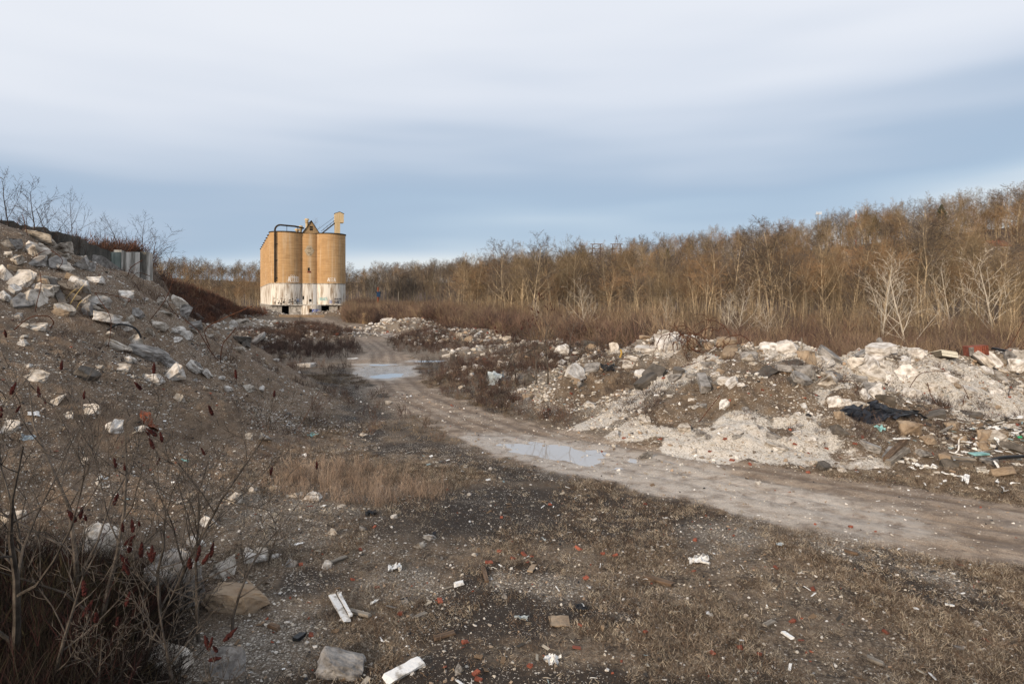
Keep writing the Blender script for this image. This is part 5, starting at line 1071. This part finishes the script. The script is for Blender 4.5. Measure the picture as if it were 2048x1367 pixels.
# ------------------------------------------------------------------ timber, boards, bars
def gp(px, py, up=0): p = hit(px, py); return Vector((p.x, p.y, p.z+up))
def board(x1, y1, x2, y2, wd, th, m_, label, nm='wooden_plank', cat='plank', up=.03, up2=None, roll=0, group=None):
    return beam_between(nm, gp(x1,y1,up), gp(x2,y2,up if up2 is None else up2), wd, th, m_, label, cat, group, roll)
def rod(pts, r_, m_, label, nm='steel_bar', cat='rebar', n=5, group=None, dd=0, jit=0):
    b = hit(*pts[0]); d = b.y; P_ = []; rn = random.Random(pts[0][0])
    ctl = [Vector(((x-1024)/F*(d+dd*i), d+dd*i, 5+(HY-y)/F*(d+dd*i))) for i, (x,y) in enumerate(pts)]
    for i in range(len(ctl)-1):                      # rounded through the points
        p0 = ctl[max(i-1,0)]; p1 = ctl[i]; p2 = ctl[i+1]; p3 = ctl[min(i+2,len(ctl)-1)]
        for k in range(5):
            t = k/5; P_.append(.5*((2*p1)+(p2-p0)*t+(2*p0-5*p1+4*p2-p3)*t*t+(3*p1-p0-3*p2+p3)*t**3))
    P_.append(ctl[-1]); o_ = P_[0].copy(); mb = MB(); mb.tube([p-o_ for p in P_], r_*(.72 if m_ is M_RUST else 1), n, 0, True); return tag(obj(nm, mb.mesh(nm, m_), loc=o_), label, cat, group)
def crumple(seed, k=7, amp=.35, strip=1.0):
    rn = random.Random(seed); v = []; f = []
    for i in range(k+1):
        for j in range(k+1):
            x = i/k-.5; y = (j/k-.5)*strip; e = .07; v.append((x+rn.uniform(-e,e), y+rn.uniform(-e,e)*strip, amp*(mnoise.noise(Vector((x*2.7+seed, y*2.7, 0)))+.35*rn.uniform(-.5,.5))))
    f = [(i*(k+1)+j, (i+1)*(k+1)+j, (i+1)*(k+1)+j+1, i*(k+1)+j+1) for i in range(k) for j in range(k) if rn.random() > (.25 if i in (0,k-1) or j in (0,k-1) else .02)]
    n = len(v); v += [(a,b,c-.015) for a,b,c in v]; f2 = [tuple(n+q for q in reversed(t)) for t in f]; mb = MB(); mb.add(v, f+f2); return mb
def sheet(px, py, w_, h_, m_, label, nm='plastic_scrap', cat='scrap', seed=1, amp=.3, rz=0, tilt=0, strip=1.0, group=None, up=.05):
    p = gp(px, py, up); W = w_*p.y/F; q = obj(nm, crumple(seed, 7, amp, strip).mesh(nm, m_), loc=p, scale=(W, max(h_*p.y/F*1.4, W*.35), W)); nn = tnormal(p.x, p.y)
    q.rotation_euler = (nn.to_track_quat('Z','Y') @ Euler((R(tilt),0,R(rz))).to_quaternion()).to_euler(); return tag(q, label, cat, group)
# near ground
board(664,1195,694,1252,.11,.03,M_PLAS,'long split white board lying at the bottom centre left','white_board','board',.05); board(677,1196,702,1246,.05,.03,M_PLAS,'narrow white strip split off beside the long white board','white_board','board',.09)
board(775,1367,842,1330,.17,.04,M_PLAS,'broad white board cut by the bottom edge','white_board','board',.06,roll=14)
board(700,1228,738,1241,.08,.04,M_WOOD,'grey splinter right of the long white board',up=.05); board(655,1132,694,1115,.09,.03,M_WOOD,'grey plank piece beside the egg shaped white stone')
board(868,1284,908,1272,.09,.03,M_BWOOD,'brown lath below the middle of the near ground'); board(908,1179,927,1172,.09,.05,M_PLAS,'short white block with a red edge','painted_block','block',.05)
board(875,1188,905,1175,.02,.02,M_WOOD,'thin pale stick left of the white block with red edge'); board(966,1140,974,1168,.07,.04,M_BWOOD,'short dark upright splinter in the centre grass')
board(1060,1145,1068,1134,.10,.02,M_TAN,'small cream plate near the bare gravel patch'); board(1294,1157,1345,1176,.12,.05,M_BWOOD,'dark rotten log in the right grass','rotten_log','log'); board(1378,1122,1420,1130,.05,.03,M_PLAS,'pale splintered lath in the right grass',cat='board')
board(1690,1105,1716,1113,.06,.05,M_BWOOD,'short dark stick below the dirt track'); board(1530,1256,1548,1248,.08,.03,M_WOOD,'small bleached board piece in the lower right grass'); board(1565,1270,1584,1280,.06,.03,M_PLAS,'small white painted chip in the lower right grass',cat='board')
board(1735,1322,1766,1332,.07,.04,M_WOOD,'grey stick in the bottom right corner grass'); board(832,1240,852,1230,.08,.02,M_WOOD,'pale wood flake near the bottom centre'); board(1092,1248,1130,1246,.3,.02,M_TAN,'flat cream sheet lying on the near grass','fibre_sheet','sheet',.03)
board(1890,1212,1908,1216,.05,.02,M_PLAS,'thin white strip in the right grass',cat='board'); board(540,1254,556,1262,.08,.06,M_BWOOD,'dark wood piece near the bottom left gravel'); board(590,1285,606,1276,.1,.05,M_BLACK,'black scrap beside the mottled grey rock',cat='scrap')
rod([(1718,1052),(1724,1057),(1736,1061),(1748,1063)],.012,M_BWOOD,'thin bent stick lying on the track verge','stick','stick'); rod([(537,1130),(540,1110),(550,1080),(562,1048)],.012,M_SUMB,'single dark shoot standing at the left of the near ground','dead_shoot','plant',5)
for i,(x,y,w_,h_,m_,lb,s_) in enumerate([(790,1140,26,24,M_PLAS,'torn white plastic knot in the near grass',.5),(770,1292,18,10,M_PLAS,'bent white strip at the bottom centre',.3),(1087,1084,17,8,M_BAG,'pale blue crumpled scrap in the centre grass',.2),(741,1030,22,14,M_BLACK,'black scrap above the near ground stones',.3),
    (598,1093,18,9,M_PLAS,'small white card on the left gravel',.1),(750,1208,22,12,M_PLAS,'white scrap in the burnt patch',.2),(808,1207,20,12,M_BLACK,'dark slate piece beside the burnt patch',.1),(1163,1222,26,14,M_BLACK,'black scrap with white corner in the grass',.3),(1166,1219,14,7,M_PLAS,'white corner lying on the black scrap',.1),
    (1398,1124,46,10,M_PLAS,'shredded white plastic in the right grass',.3),(1043,1240,26,8,M_BAG,'grey plastic rag in the grass',.3),(1103,1325,30,22,M_PLAS,'tangle of white plastic strips at the bottom',.6),(868,1070,12,10,M_TARP,'dark blue scrap beside the cream stone',.3),(608,915,14,14,M_PLAS,'white curled scrap above the pink grass',.4),
    (625,872,16,20,M_TEAL,'pale blue strip standing on the left slope foot',.5),(1560,1092,14,8,M_BAG,'pale scrap below the track bend',.2),(1492,960,10,6,M_BLACK,'black scrap on the far track verge',.2),(1988,740,14,8,M_BLACK,'black plastic at the right end of the crest',.3),
    (67,838,20,10,M_PLAS,'white scrap on the left slope near the edge',.2),(56,880,26,18,M_BAG,'shiny wrapper with dark stripes on the left slope',.4),(205,963,20,12,M_PLAS,'white scrap on the dark rubble streak',.3),(370,925,14,8,M_TEAL,'small blue scrap on the left slope',.2)]):
    sheet(x,y,w_,h_,m_,lb,seed=30+i,amp=s_,rz=rr_.uniform(0,180),strip=rr_.choice((.3,.5,.9)))
# bricks
bk = MB(); bk.box((0,0,0),(.2,.1,.065)); bm = bmesh.new(); tm = bk.mesh('brick', M_BRICK); bm.from_mesh(tm); bmesh.ops.bevel(bm, geom=list(bm.edges), offset=.008, segments=1, affect='EDGES')
bmesh.ops.triangulate(bm, faces=bm.faces); bmesh.ops.subdivide_edges(bm, edges=bm.edges, cuts=1)
for v in bm.verts: v.co += Vector(mnoise.noise_vector(v.co*25))*.006
bm.to_mesh(tm); bm.free()
BL = [(749,1055,'red brick above the pair of near stones'),(601,1131,'red brick touching the grey stone'),(801,1229,'bright red brick by the burnt patch'),(1048,1110,'left one of two red bricks in the centre grass'),(1064,1115,'right one of two red bricks in the centre grass'),(952,1352,'upper red brick at the bottom edge'),(957,1361,'lower red brick at the bottom edge'),
      (754,1177,'orange brick end by the dark patch'),(999,1105,None),(978,1127,None),(1172,1160,None),(1027,1118,None),(705,1162,None),(721,1100,None),(622,1275,'dark red lump in the bottom left gravel'),(1519,1310,'red brick in the bottom right grass'),(1425,1310,'dark red brick in the lower right grass'),(1771,1266,None),(1585,1244,'orange brick piece in the lower right grass'),
      (1552,1137,None),(1626,1180,'orange brick bit below the track bend'),(1701,1056,None),(1390,1081,None),(1480,1300,None),(1291,1269,'orange brick piece at the lower centre right'),(1157,1100,None),(1205,1108,None),(1230,1115,None),(880,1205,None),(1060,1335,None),(1100,1010,None),(1290,1010,None),(1003,1036,None),(895,980,None),(930,1290,None),(1160,1255,None),
      (1460,805,'two red bricks end to end on the front heap'),(1497,788,'red brick high on the front heap right side'),(1265,727,None),(1202,711,None),(1098,820,None),(1142,790,None),(1640,757,'red brick left of the red stained boulder'),(1525,780,None),(1632,792,None),(1765,778,'dark red brick above the brown pitted boulder'),(1653,898,'red brick low between the heaps'),(1615,908,None),(1590,892,None),(1616,945,None),
      (1464,921,None),(1305,700,None),(1885,738,None),(2035,853,'red lump at the right edge by the trash'),(1768,695,None),(1725,875,None),(1840,870,None),(1710,890,None),(1555,690,None),(1580,705,None),(1500,930,None),(1450,880,None),(1580,860,None),(1420,905,None)]
for i,(x,y,lb) in enumerate(BL):
    p = hit(x, y); s = rr_.uniform(.42,.8)*(1.3 if p.y > 17 else 1); o = obj('brick', tm, loc=(p.x,p.y,p.z+.012), rot=(rr_.uniform(-.5,.5), rr_.uniform(-.4,.4), rr_.uniform(0,3.1)), scale=(s*rr_.uniform(.55,1.05), s, s*1.1))
    side = 'spoil heaps' if p.y > 17.5 and p.x > 1 else 'near ground'; tag(o, lb or near_label(x, y, 'broken red brick bit'), 'brick', None if lb else f'red brick bits on the {side}')
# left slope
sheet(302,850,44,36,M_RUSTRED,'rust red metal sheet on the lower left slope','metal_sheet','metal sheet',5,.25,30,20)
board(104,865-300+0,0,0,0,0,M_WOOD,'x') if False else None
beam_between('charred_timber', gp(102,568,.12), gp(128,622,.05), .22, .2, M_DARK, 'dark charred timber sliding down the slope between the pale blocks', 'timber')
beam_between('wooden_plank', gp(192,525,.3), gp(187,518,.75), .18, .05, mat('fresh_yellow_wood',(.55,.42,.24),(.68,.55,.35),4), 'short yellow board standing near the ruined wall', 'plank')
for a in [([(28,660),(60,635),(95,632),(107,645),(100,655)],.022,'curved rusty bar over the lone pale lump on the slope'),([(70,625),(75,600),(82,570),(80,545)],.018,'rusty bar standing left of the charred timber'),([(185,585),(215,588),(260,598),(255,602)],.02,'rusty bar pointing right on the upper slope'),
          ([(215,660),(238,648),(270,656),(282,675)],.035,'black cable looping over the long pale block'),([(215,700),(222,640),(200,600),(190,585)],.016,'thin rusty rod on the slope above the long block'),([(300,640),(330,600),(345,560),(335,545)],.02,'bent rebar arching at the slope edge under the wall'),
          ([(310,600),(325,590),(345,620),(372,650)],.022,'rebar curling over the slope edge'),([(420,695),(410,660),(440,640),(505,612)],.03,'rusted pipe rising from the slope edge towards the yard'),([(440,730),(445,690),(460,670),(472,655)],.03,'forked rusty bar low on the slope edge'),([(440,725),(420,700),(395,660),(370,640)],.028,'long rusty bar running along the slope edge'),
          ([(230,735),(250,740),(265,750),(255,760)],.02,'rusty loop above the dark sliding slab'),([(55,470),(48,440),(45,430)],.02,'rusty rod poking out at the slope top'),([(60,520),(95,500),(125,520),(110,545)],.016,'thin wire looping over the crest cluster'),
          ([(0,545),(30,560),(60,600)],.018,'wire crossing the left edge cluster'),([(590,870),(640,780)],.01,'thin dead stalk on the slope foot'),([(255,555),(262,535),(285,520)],.025,'rusty bar in front of the streaked wall'),([(262,560),(275,545),(300,552)],.02,'second rusty bar before the streaked wall')]: rod(a[0],a[1],M_BLACK if 'cable' in a[2] else M_RUST,a[2],dd=.12)
for k,(a,b) in enumerate([((130,600),(152,578)),((138,612),(168,570)),((150,625),(165,600))]): rod([a,((a[0]+b[0])//2,(a[1]+b[1])//2-3),b],.012,mat('yellow_stalk',(.45,.33,.14),(.55,.42,.2),5),'bent yellow dead stalks over the cracked block' ,'dead_stalk','plant',4,'yellow stalks on the slope')
# the rebar nest on the heap
nest = empty('rebar_nest', gp(1395,705), 0, 'tangled nest of rusty rebar crowning the centre heap', 'rebar tangle'); rn = random.Random(9)
for i in range(46):
    c = Vector((rn.gauss(0,.85), rn.gauss(0,.6), abs(rn.gauss(.35,.4))+.1)); R_ = rn.uniform(.35,1.1); ax = Euler((rn.uniform(0,6),rn.uniform(0,6),rn.uniform(0,6))).to_matrix(); a0 = rn.uniform(0,6); ln = rn.uniform(1.2,3.6); ps = []
    for k in range(12):
        t = a0+ln*k/11; ps.append(c+ax @ Vector((R_*math.cos(t), R_*math.sin(t)*.7, .25*k/11+.08*rn.gauss(0,1)*.4)))
    mb = MB(); mb.tube(ps, rn.uniform(.012,.022), 4); obj('rebar', mb.mesh('rebar', M_RUST), nest)
for a in [([(1298,705),(1300,690),(1315,690),(1318,700),(1340,690)],.016,'rusty loop left of the rebar nest'),([(1450,672),(1475,665),(1500,655)],.02,'rusty bar reaching right over the capped boulder'),([(1455,690),(1480,680),(1470,672)],.016,'bent bar under the capped boulder'),
          ([(1368,858),(1395,845),(1420,815),(1440,790)],.022,'long thin branch like bar leaning on the front heap'),([(1225,822),(1240,832),(1255,838)],.02,'dark bar end on the left flank'),([(1500,822),(1520,840),(1545,860)],.02,'thin bar on the right flank of the front heap'),
          ([(1340,745),(1360,735),(1400,722),(1420,712)],.02,'rusty bar lying along the pale ridge'),([(1612,690),(1680,688),(1740,676)],.05,'long rusty girder bar on the horizon of the saddle'),([(1690,682),(1690,655),(1705,651),(1707,680)],.02,'rusty hoop frame standing on the girder bar'),
          ([(1712,680),(1712,660),(1722,676)],.02,'second small rusty hoop on the girder bar'),([(1815,785),(1825,765),(1845,745),(1890,742)],.02,'wiry rust root on the chalky heap'),([(1876,812),(1862,790),(1855,765)],.018,'thin rod standing at the foot of the chalky heap'),([(1925,815),(1930,790),(1938,798),(1925,770)],.018,'crooked rod on the chalky heap right side'),
          ([(1700,790),(1715,778),(1705,762),(1680,762)],.018,'rusty arc over the red stained boulder'),([(1820,835),(1860,820),(1905,812)],.016,'thin bar above the brown boulder'),([(1912,695),(1918,670),(1950,664)],.022,'dark bar sticking up at the right crest'),([(1935,700),(1975,668),(2000,640)],.025,'dark branch leaning over the right crest'),([(1990,705),(2020,690),(2048,640)],.025,'dark limb at the right edge of the crest')]: rod(a[0],a[1],M_RUST,a[2],dd=.05)
# landmark debris on the right
board(1402,764,1412,790,.34,.3,M_GREY,'grey ribbed roll lying on the front heap','ribbed_roll','roll',.2); sheet(1216,737,26,14,M_BLACK,'black and grey plastic rag on the heap flank',seed=71,amp=.5); rod([(1240,715),(1243,706),(1241,698)],.05,mat('ochre_foam',(.4,.25,.06),(.5,.33,.1),5),'small ochre stub near the heap top','foam_stub','scrap')
p = gp(1885,718,.12); s = 40*p.y/F; cb = empty('grid_block', p, .3, 'cream gridded block lying on the crest of the chalky heap', 'block'); cb.rotation_euler = (R(-16),R(8),R(14))
M_CREAM = mat('cream_tile', (.62,.57,.45), (.78,.74,.63), 8); M_JOINT = mat('dark_joint', (.08,.07,.05), (.12,.10,.08), 8)
mb = MB(); mb.box((0,0,0),(s*.98,s*.78,s*.30)); obj('block_body', mb.mesh('block_body', M_JOINT), cb); tb = MB(); tb.box((0,0,0),(s*.086,s*.086,.03)); tmesh = tb.mesh('tile', M_CREAM); tb = MB(); tb.box((0,0,0),(s*.086,.03,s*.12)); tmesh2 = tb.mesh('side_tile', M_CREAM)
for i in range(10):
    for j in range(8): obj('tile', tmesh, cb, loc=(s*(-.44+.098*i), s*(-.34+.098*j), s*.15+.012))
    for k in (-1,1): obj('side_tile', tmesh2, cb, loc=(s*(-.44+.098*i), -s*.39-.012, k*s*.07))
p = gp(1952,716,.1); s = 34*p.y/F; rb = empty('ribbed_red_block', p, -.2, 'ribbed red clay block standing on the right crest', 'block'); rb.rotation_euler = (0,R(-6),R(-12))
mb = MB(); mb.box((0,0,s*.28),(s,s*.7,s*.56)); obj('block_body', mb.mesh('block_body', M_BRICK), rb); tb = MB(); tb.box((0,0,0),(s*.09,.05,s*.56)); rm_ = tb.mesh('rib', M_BRICK)
for i in range(7): obj('rib', rm_, rb, loc=(s*(-.2+.11*i), -s*.37, s*.28))
mb = MB(); mb.box((-s*.38,-s*.38,s*.28),(s*.24,.06,s*.5)); obj('mortar_face', mb.mesh('mortar_face', M_GREY), rb)
p = gp(1738,838,.12); o = obj('tarpaulin', crumple(12,12,.32,.6).mesh('tarpaulin', M_TARP), loc=p, scale=(1.5,1.6,1.1), rot=(R(22),R(-8),R(8))); tag(o, 'crumpled black tarpaulin between the two right heaps', 'tarpaulin')
p = gp(1790,828,.1); o = obj('tarpaulin', crumple(17,12,.30,.45).mesh('tarpaulin', M_BLACK), loc=p, scale=(1.9,1.2,.8), rot=(R(10),R(6),R(-6))); tag(o, 'dark trailing strip of plastic right of the tarpaulin', 'tarpaulin')
board(1772,928,1808,902,.16,.12,M_BWOOD,'upper brown timber leaning left of the trash pile',up=.12,up2=.3); board(1776,934,1814,912,.16,.12,M_WOOD,'lower grey timber of the leaning pair',up=.1,up2=.2); board(1786,902,1818,900,.08,.03,M_PLAS,'white trim over the pair of leaning timbers','white_board','board',.35)
board(1768,925,1782,906,.12,.10,M_GREY,'grey stub left of the leaning timbers','concrete_stub','rubble chunk',.12); board(1882,880,1905,868,.10,.03,M_WOOD,'pale lath slanting above the white scraps',up=.25); board(1905,936,1948,938,.2,.06,M_WOOD,'grey board lying over the brown slab',up=.3)
rod([(1938,892),(1958,912),(1985,946),(2010,974)],.055,M_BLACK,'long black pipe slanting down through the trash','black_pipe','pipe',8); rod([(1946,872),(1952,890),(1956,915)],.06,M_BLACK,'black pipe leaning against the slanting one','black_pipe','pipe',8); rod([(1965,926),(2000,915),(2048,912)],.05,M_BLACK,'black pipe running to the right edge','black_pipe','pipe',8)
rod([(1910,905),(1917,898),(1918,880),(1925,874)],.022,M_PLAS,'curled white tube beside the white shard','white_tube','tube',6); board(1942,922,1972,920,.22,.05,M_TEAL,'teal and white board in the trash','teal_board','board',.2); rod([(1972,925),(1977,945)],.05,M_TEAL,'short teal tube under the teal board','teal_tube','tube',6)
o = rock(2012,948,38,22,'tan','flat tan shard lying in front of the black pipes',slab=True,tilt=30,name='plaster_shard',cat='shard')
for i,(x,y,w_,h_,lb) in enumerate([(1905,898,24,26,'pointed white shard at the middle of the trash'),(2002,892,24,20,'white torn sheet right of the pink boulder'),(2027,876,14,12,'small white tile at the upper right of the trash'),(1856,940,34,10,'flat white scrap at the left of the trash'),(1835,936,14,14,'white scrap end left of the flat scrap'),(1885,930,10,12,'short white stub above the brown slab'),
    (1905,955,40,12,'white strips at the front of the trash'),(1930,964,50,6,'thin white lath at the front of the trash'),(1966,948,22,14,'white lump beside the black pipe'),(1995,970,26,8,'white piece at the lower right of the trash'),(2008,985,34,5,'thin white strip at the bottom of the trash'),(2030,975,20,8,'white scrap at the right edge of the trash'),
    (1930,912,14,10,'small white flake between pipe and shard'),(2035,935,20,12,'white board end at the right edge'),(1825,944,20,8,'white flakes near the timbers'),(1890,968,16,8,'crumpled white bit in front of the trash'),(1980,900,12,16,'narrow white strip above the teal board'),(1850,976,14,5,'white sliver on the dark ground'),(1960,985,18,5,'white sliver below the trash'),(1995,940,10,20,'upright pale slat behind the tan shard')]):
    sheet(x,y,w_*.9,h_,M_PLAS,lb,seed=90+i,amp=.25,rz=rr_.uniform(0,180),strip=rr_.choice((.25,.4,.8)),tilt=rr_.choice((0,35,50)),up=.1)
sheet(1760,866,16,10,M_TEAL,'teal rag under the tarpaulin',seed=120,amp=.5,up=.12); sheet(2040,884,8,6,mat('green_plastic',(.02,.30,.12),(.04,.4,.2),4),'bright green scrap near the right edge',seed=121,amp=.3,up=.15)
sheet(990,768,34,30,M_BAG,'torn pale plastic sheet caught in the weeds','plastic_sheet','plastic sheet',125,.5,40,45,.7,up=.3); sheet(1675,703,22,10,M_BAG,'bluish plastic wrapped lump on the saddle',seed=126,amp=.6)
board(1960,716,2010,728,.25,.2,M_WOOD,'weathered beam at the right end of the crest','wooden_beam','beam',.1); board(1985,707,2020,716,.12,.1,M_BLACK,'black beam above the weathered one','dark_beam','beam',.25); board(1850,690,1920,688,.15,.12,M_BWOOD,'brown timber behind the broad white lump','wooden_beam','beam',.2)
board(1610,686,1660,690,.14,.12,M_BWOOD,'dark timber across the saddle top','wooden_beam','beam',.15); rod([(1605,700),(1603,675)],.03,M_WOOD,'short stake on the white mound tip','stake','stake')
# distant small things
def far(px, py, d): return Vector(((px-1024)/F*d, d, 5+(HY-py)/F*d))
def posts(px, py0, py1, d, r_, m_, nm, label, cat):
    b = far(px, py0, d); t = far(px, py1, d); b.z = hz(b.x, b.y)-.2; mb = MB(); mb.tube([(0,0,0),(0,0,(t.z-b.z)*.5),(0,0,t.z-b.z)], [r_,r_*.9,r_*.8], 7, 0, True); return tag(obj(nm, mb.mesh(nm, m_), loc=b), label, cat)
posts(729,640,626,128,.55,mat('yellow_stump',(.45,.32,.16),(.6,.45,.26),4),'wooden_stump','short thick yellowish post at the left end of the far piles','post'); posts(797,614,583,190,.16,M_WOOD,'utility_pole','thin pale pole in front of the dark wood','pole')
posts(756,592,574,185,.30,M_RUSTRED,'rusty_post','rusty stub post right of the silos','post'); p = far(757,589,184); mb = MB(); mb.box((0,0,0),(1.0,.7,1.3)); mb.box((0,0,.75),(1.2,.9,.2)); tag(obj('metal_cabinet', mb.mesh('metal_cabinet', mat('blue_steel',(.012,.035,.08),(.02,.05,.11),3)), loc=p), 'small blue cabinet below the rusty post', 'cabinet')
p = hit(712,612); dh = empty('collapsed_shed', p, .1, 'low black collapsed shed right of the silos', 'shed')
mb = MB(); mb.box((0,0,.9),(5.2,3,.18),0,(0,R(9),0)); obj('roof_sheet', mb.mesh('roof_sheet', M_BLACK), dh); mb = MB(); mb.box((-.8,0,.4),(3.2,2.4,.9)); obj('wall_panel', mb.mesh('wall_panel', M_HOLE), dh); mb = MB(); mb.box((-1.8,-.4,1.2),(2.0,1.6,.4),0,(0,R(-6),0)); obj('roof_ridge', mb.mesh('roof_ridge', M_BLACK), dh)
board(560,634,648,634,.8,.7,mat('tan_timber',(.33,.23,.14),(.45,.33,.22),2),'long low tan beam on the ground before the silos','fallen_beam','beam',.25)
M_HW = mat('cream_house_wall',(.50,.42,.33),(.64,.57,.47),2); M_HR = mat('red_brown_roof',(.22,.075,.04),(.34,.13,.08),3)
def house(px, py, wd, rz, wallm, roofm, label, hh=3.6):
    p = hit(px, py); e = empty('house', (p.x,p.y,p.z-.5), rz, label, 'house'); mb = MB(); w2 = wd/2; dp = wd*.38; mb.add([(-w2,-dp,0),(w2,-dp,0),(w2,dp,0),(-w2,dp,0),(-w2,-dp,hh),(w2,-dp,hh),(w2,dp,hh),(-w2,dp,hh),(-w2,0,hh+wd*.24),(w2,0,hh+wd*.24)],[(0,1,5,4),(2,3,7,6),(0,4,8,7,3),(1,2,6,9,5)]); obj('wall', mb.mesh('wall', wallm), e)
    mb = MB(); a, b_ = hh-.15, hh+wd*.24+.12; d2 = dp+.5; W = w2+.4
    for s_ in (-1,1): mb.add([(-W,s_*d2,a-.15),(W,s_*d2,a-.15),(W,0,b_),(-W,0,b_),(-W,s_*d2,a),(W,s_*d2,a),(W,0,b_+.15),(-W,0,b_+.15)],[(0,1,2,3),(4,5,6,7),(0,1,5,4),(1,2,6,5),(3,0,4,7)])
    r_ = obj('roof', mb.mesh('roof', roofm), e); mb = MB(); mb.box((wd*.2,.2,hh+wd*.26),(.8,.8,1.8)); obj('chimney', mb.mesh('chimney', M_BRICK), r_)
    for u in (-.3,.05,.32): mb = MB(); mb.box((wd*u,-dp-.02,hh*.55),(1.1,.1,1.4)); obj('window', mb.mesh('window', M_HOLE), e)
house(1333,549,9,.4,M_HW,M_HR,'cream house half hidden among trees left of the red roofed one'); house(1440,540,12,1.1,M_HW,M_HR,'house with red gabled roof showing through the hillside trees'); house(1500,552,8,-.2,mat('white_house_wall',(.7,.7,.68),(.8,.8,.79),3),M_HR,'small white house right of the red gabled one')
house(1522,530,6,.2,M_BRICK,M_HR,'narrow brick house above the small white one',5); house(1712,532,11,.3,M_HW,mat('brown_roof',(.22,.13,.07),(.32,.2,.12),3),'house with brown roof in the right hillside trees'); house(1990,512,6,.1,mat('pink_white_wall',(.72,.66,.62),(.8,.75,.72),3),M_HR,'pinkish white house high in the trees near the right edge')
def pylon(px, pyt, d, wpx, bars, label, tip=None):
    t = far(px, pyt, d); e = empty('power_pylon', (t.x,t.y,hz(t.x,t.y)), 0, label, 'pylon'); H = t.z-e.location.z; w2 = wpx*d/F/2
    for s_ in (-1,1): mb = MB(); mb.tube([(s_*w2*.8,0,0),(s_*w2*.8,0,H)], .16, 5); obj('leg', mb.mesh('leg', M_RUST), e)
    for k in range(bars): mb = MB(); mb.box((0,0,H-k*2.1),(w2*2.4,.3,.32)); obj('crossarm', mb.mesh('crossarm', M_BWOOD), e)
    mb = MB()
    for k in range(4): mb.tube([(-w2*.8,0,H-2*k-2),(w2*.8,0,H-2*k)], .05, 3); mb.tube([(w2*.8,0,H-2*k-2),(-w2*.8,0,H-2*k)], .05, 3)
    obj('bracing', mb.mesh('bracing', M_RUST), e)
    if tip: mb = MB(); [mb.tube([(s_*w2*.3,0,H),(0,0,H+tip)], .09, 4) for s_ in (-1,1)]; mb.tube([(0,0,H+tip-.2),(0,0,H+tip+1)],.06,4); obj('peak', mb.mesh('peak', M_RUST), e)
    return e
pylon(1193,488,290,20,3,'left of two pylons showing above the wood, with stacked crossarms'); pylon(1233,488,300,20,2,'right of two pylons showing above the wood, with a pointed peak',3.6)
t = far(1712,421,330); e = empty('radio_mast', (t.x,t.y,hz(t.x,t.y)), 0, 'thin red and white radio mast on the hilltop', 'mast'); H = t.z-e.location.z
for k in range(6): mb = MB(); z1_ = H-2.2*(5-k); mb.tube([(0,0,z1_-2.2 if k else 0),(0,0,z1_)], .28, 6); obj('mast_section', mb.mesh('mast_section', mat('mast_red',(.5,.05,.05),(.55,.08,.08),3) if k%2 == 0 else M_PLAS), e)
mb = MB(); mb.box((.5,0,H-2.5),(.5,.3,1.5)); mb.box((-.5,0,H-4.5),(.4,.3,1.3)); obj('antenna', mb.mesh('antenna', M_PLAS), e)
t = far(1636,426,340); e = empty('antenna_tower', (t.x,t.y,hz(t.x,t.y)), 0, 'white antenna platform on a pole left of the red mast', 'mast'); H = t.z-e.location.z
mb = MB(); mb.tube([(0,0,0),(0,0,H)], .2, 6); obj('pole', mb.mesh('pole', M_WOOD), e); mb = MB(); mb.box((0,0,H-.6),(3.0,2.0,.15)); obj('platform', mb.mesh('platform', M_PLAS), e)
for k in range(5): mb = MB(); mb.box((-1.3+.65*k,-1.0,H-.2),(.25,.15,1.6)); obj('antenna', mb.mesh('antenna', M_PLAS), e)
for k,(y0,y1) in enumerate(((431,322),(434,336))):
    A = far(1640,y0,335); B_ = far(2200,y1,130); mb = MB(); ps = [A.lerp(B_, i/24)-Vector((0,0,4.2*math.sin(math.pi*i/24))) for i in range(25)]; mb.tube([q-A for q in ps], .022, 4); tag(obj('power_line', mb.mesh('power_line', M_GREY), loc=A), ['upper','lower'][k]+' power line rising over the hill to the right', 'cable')
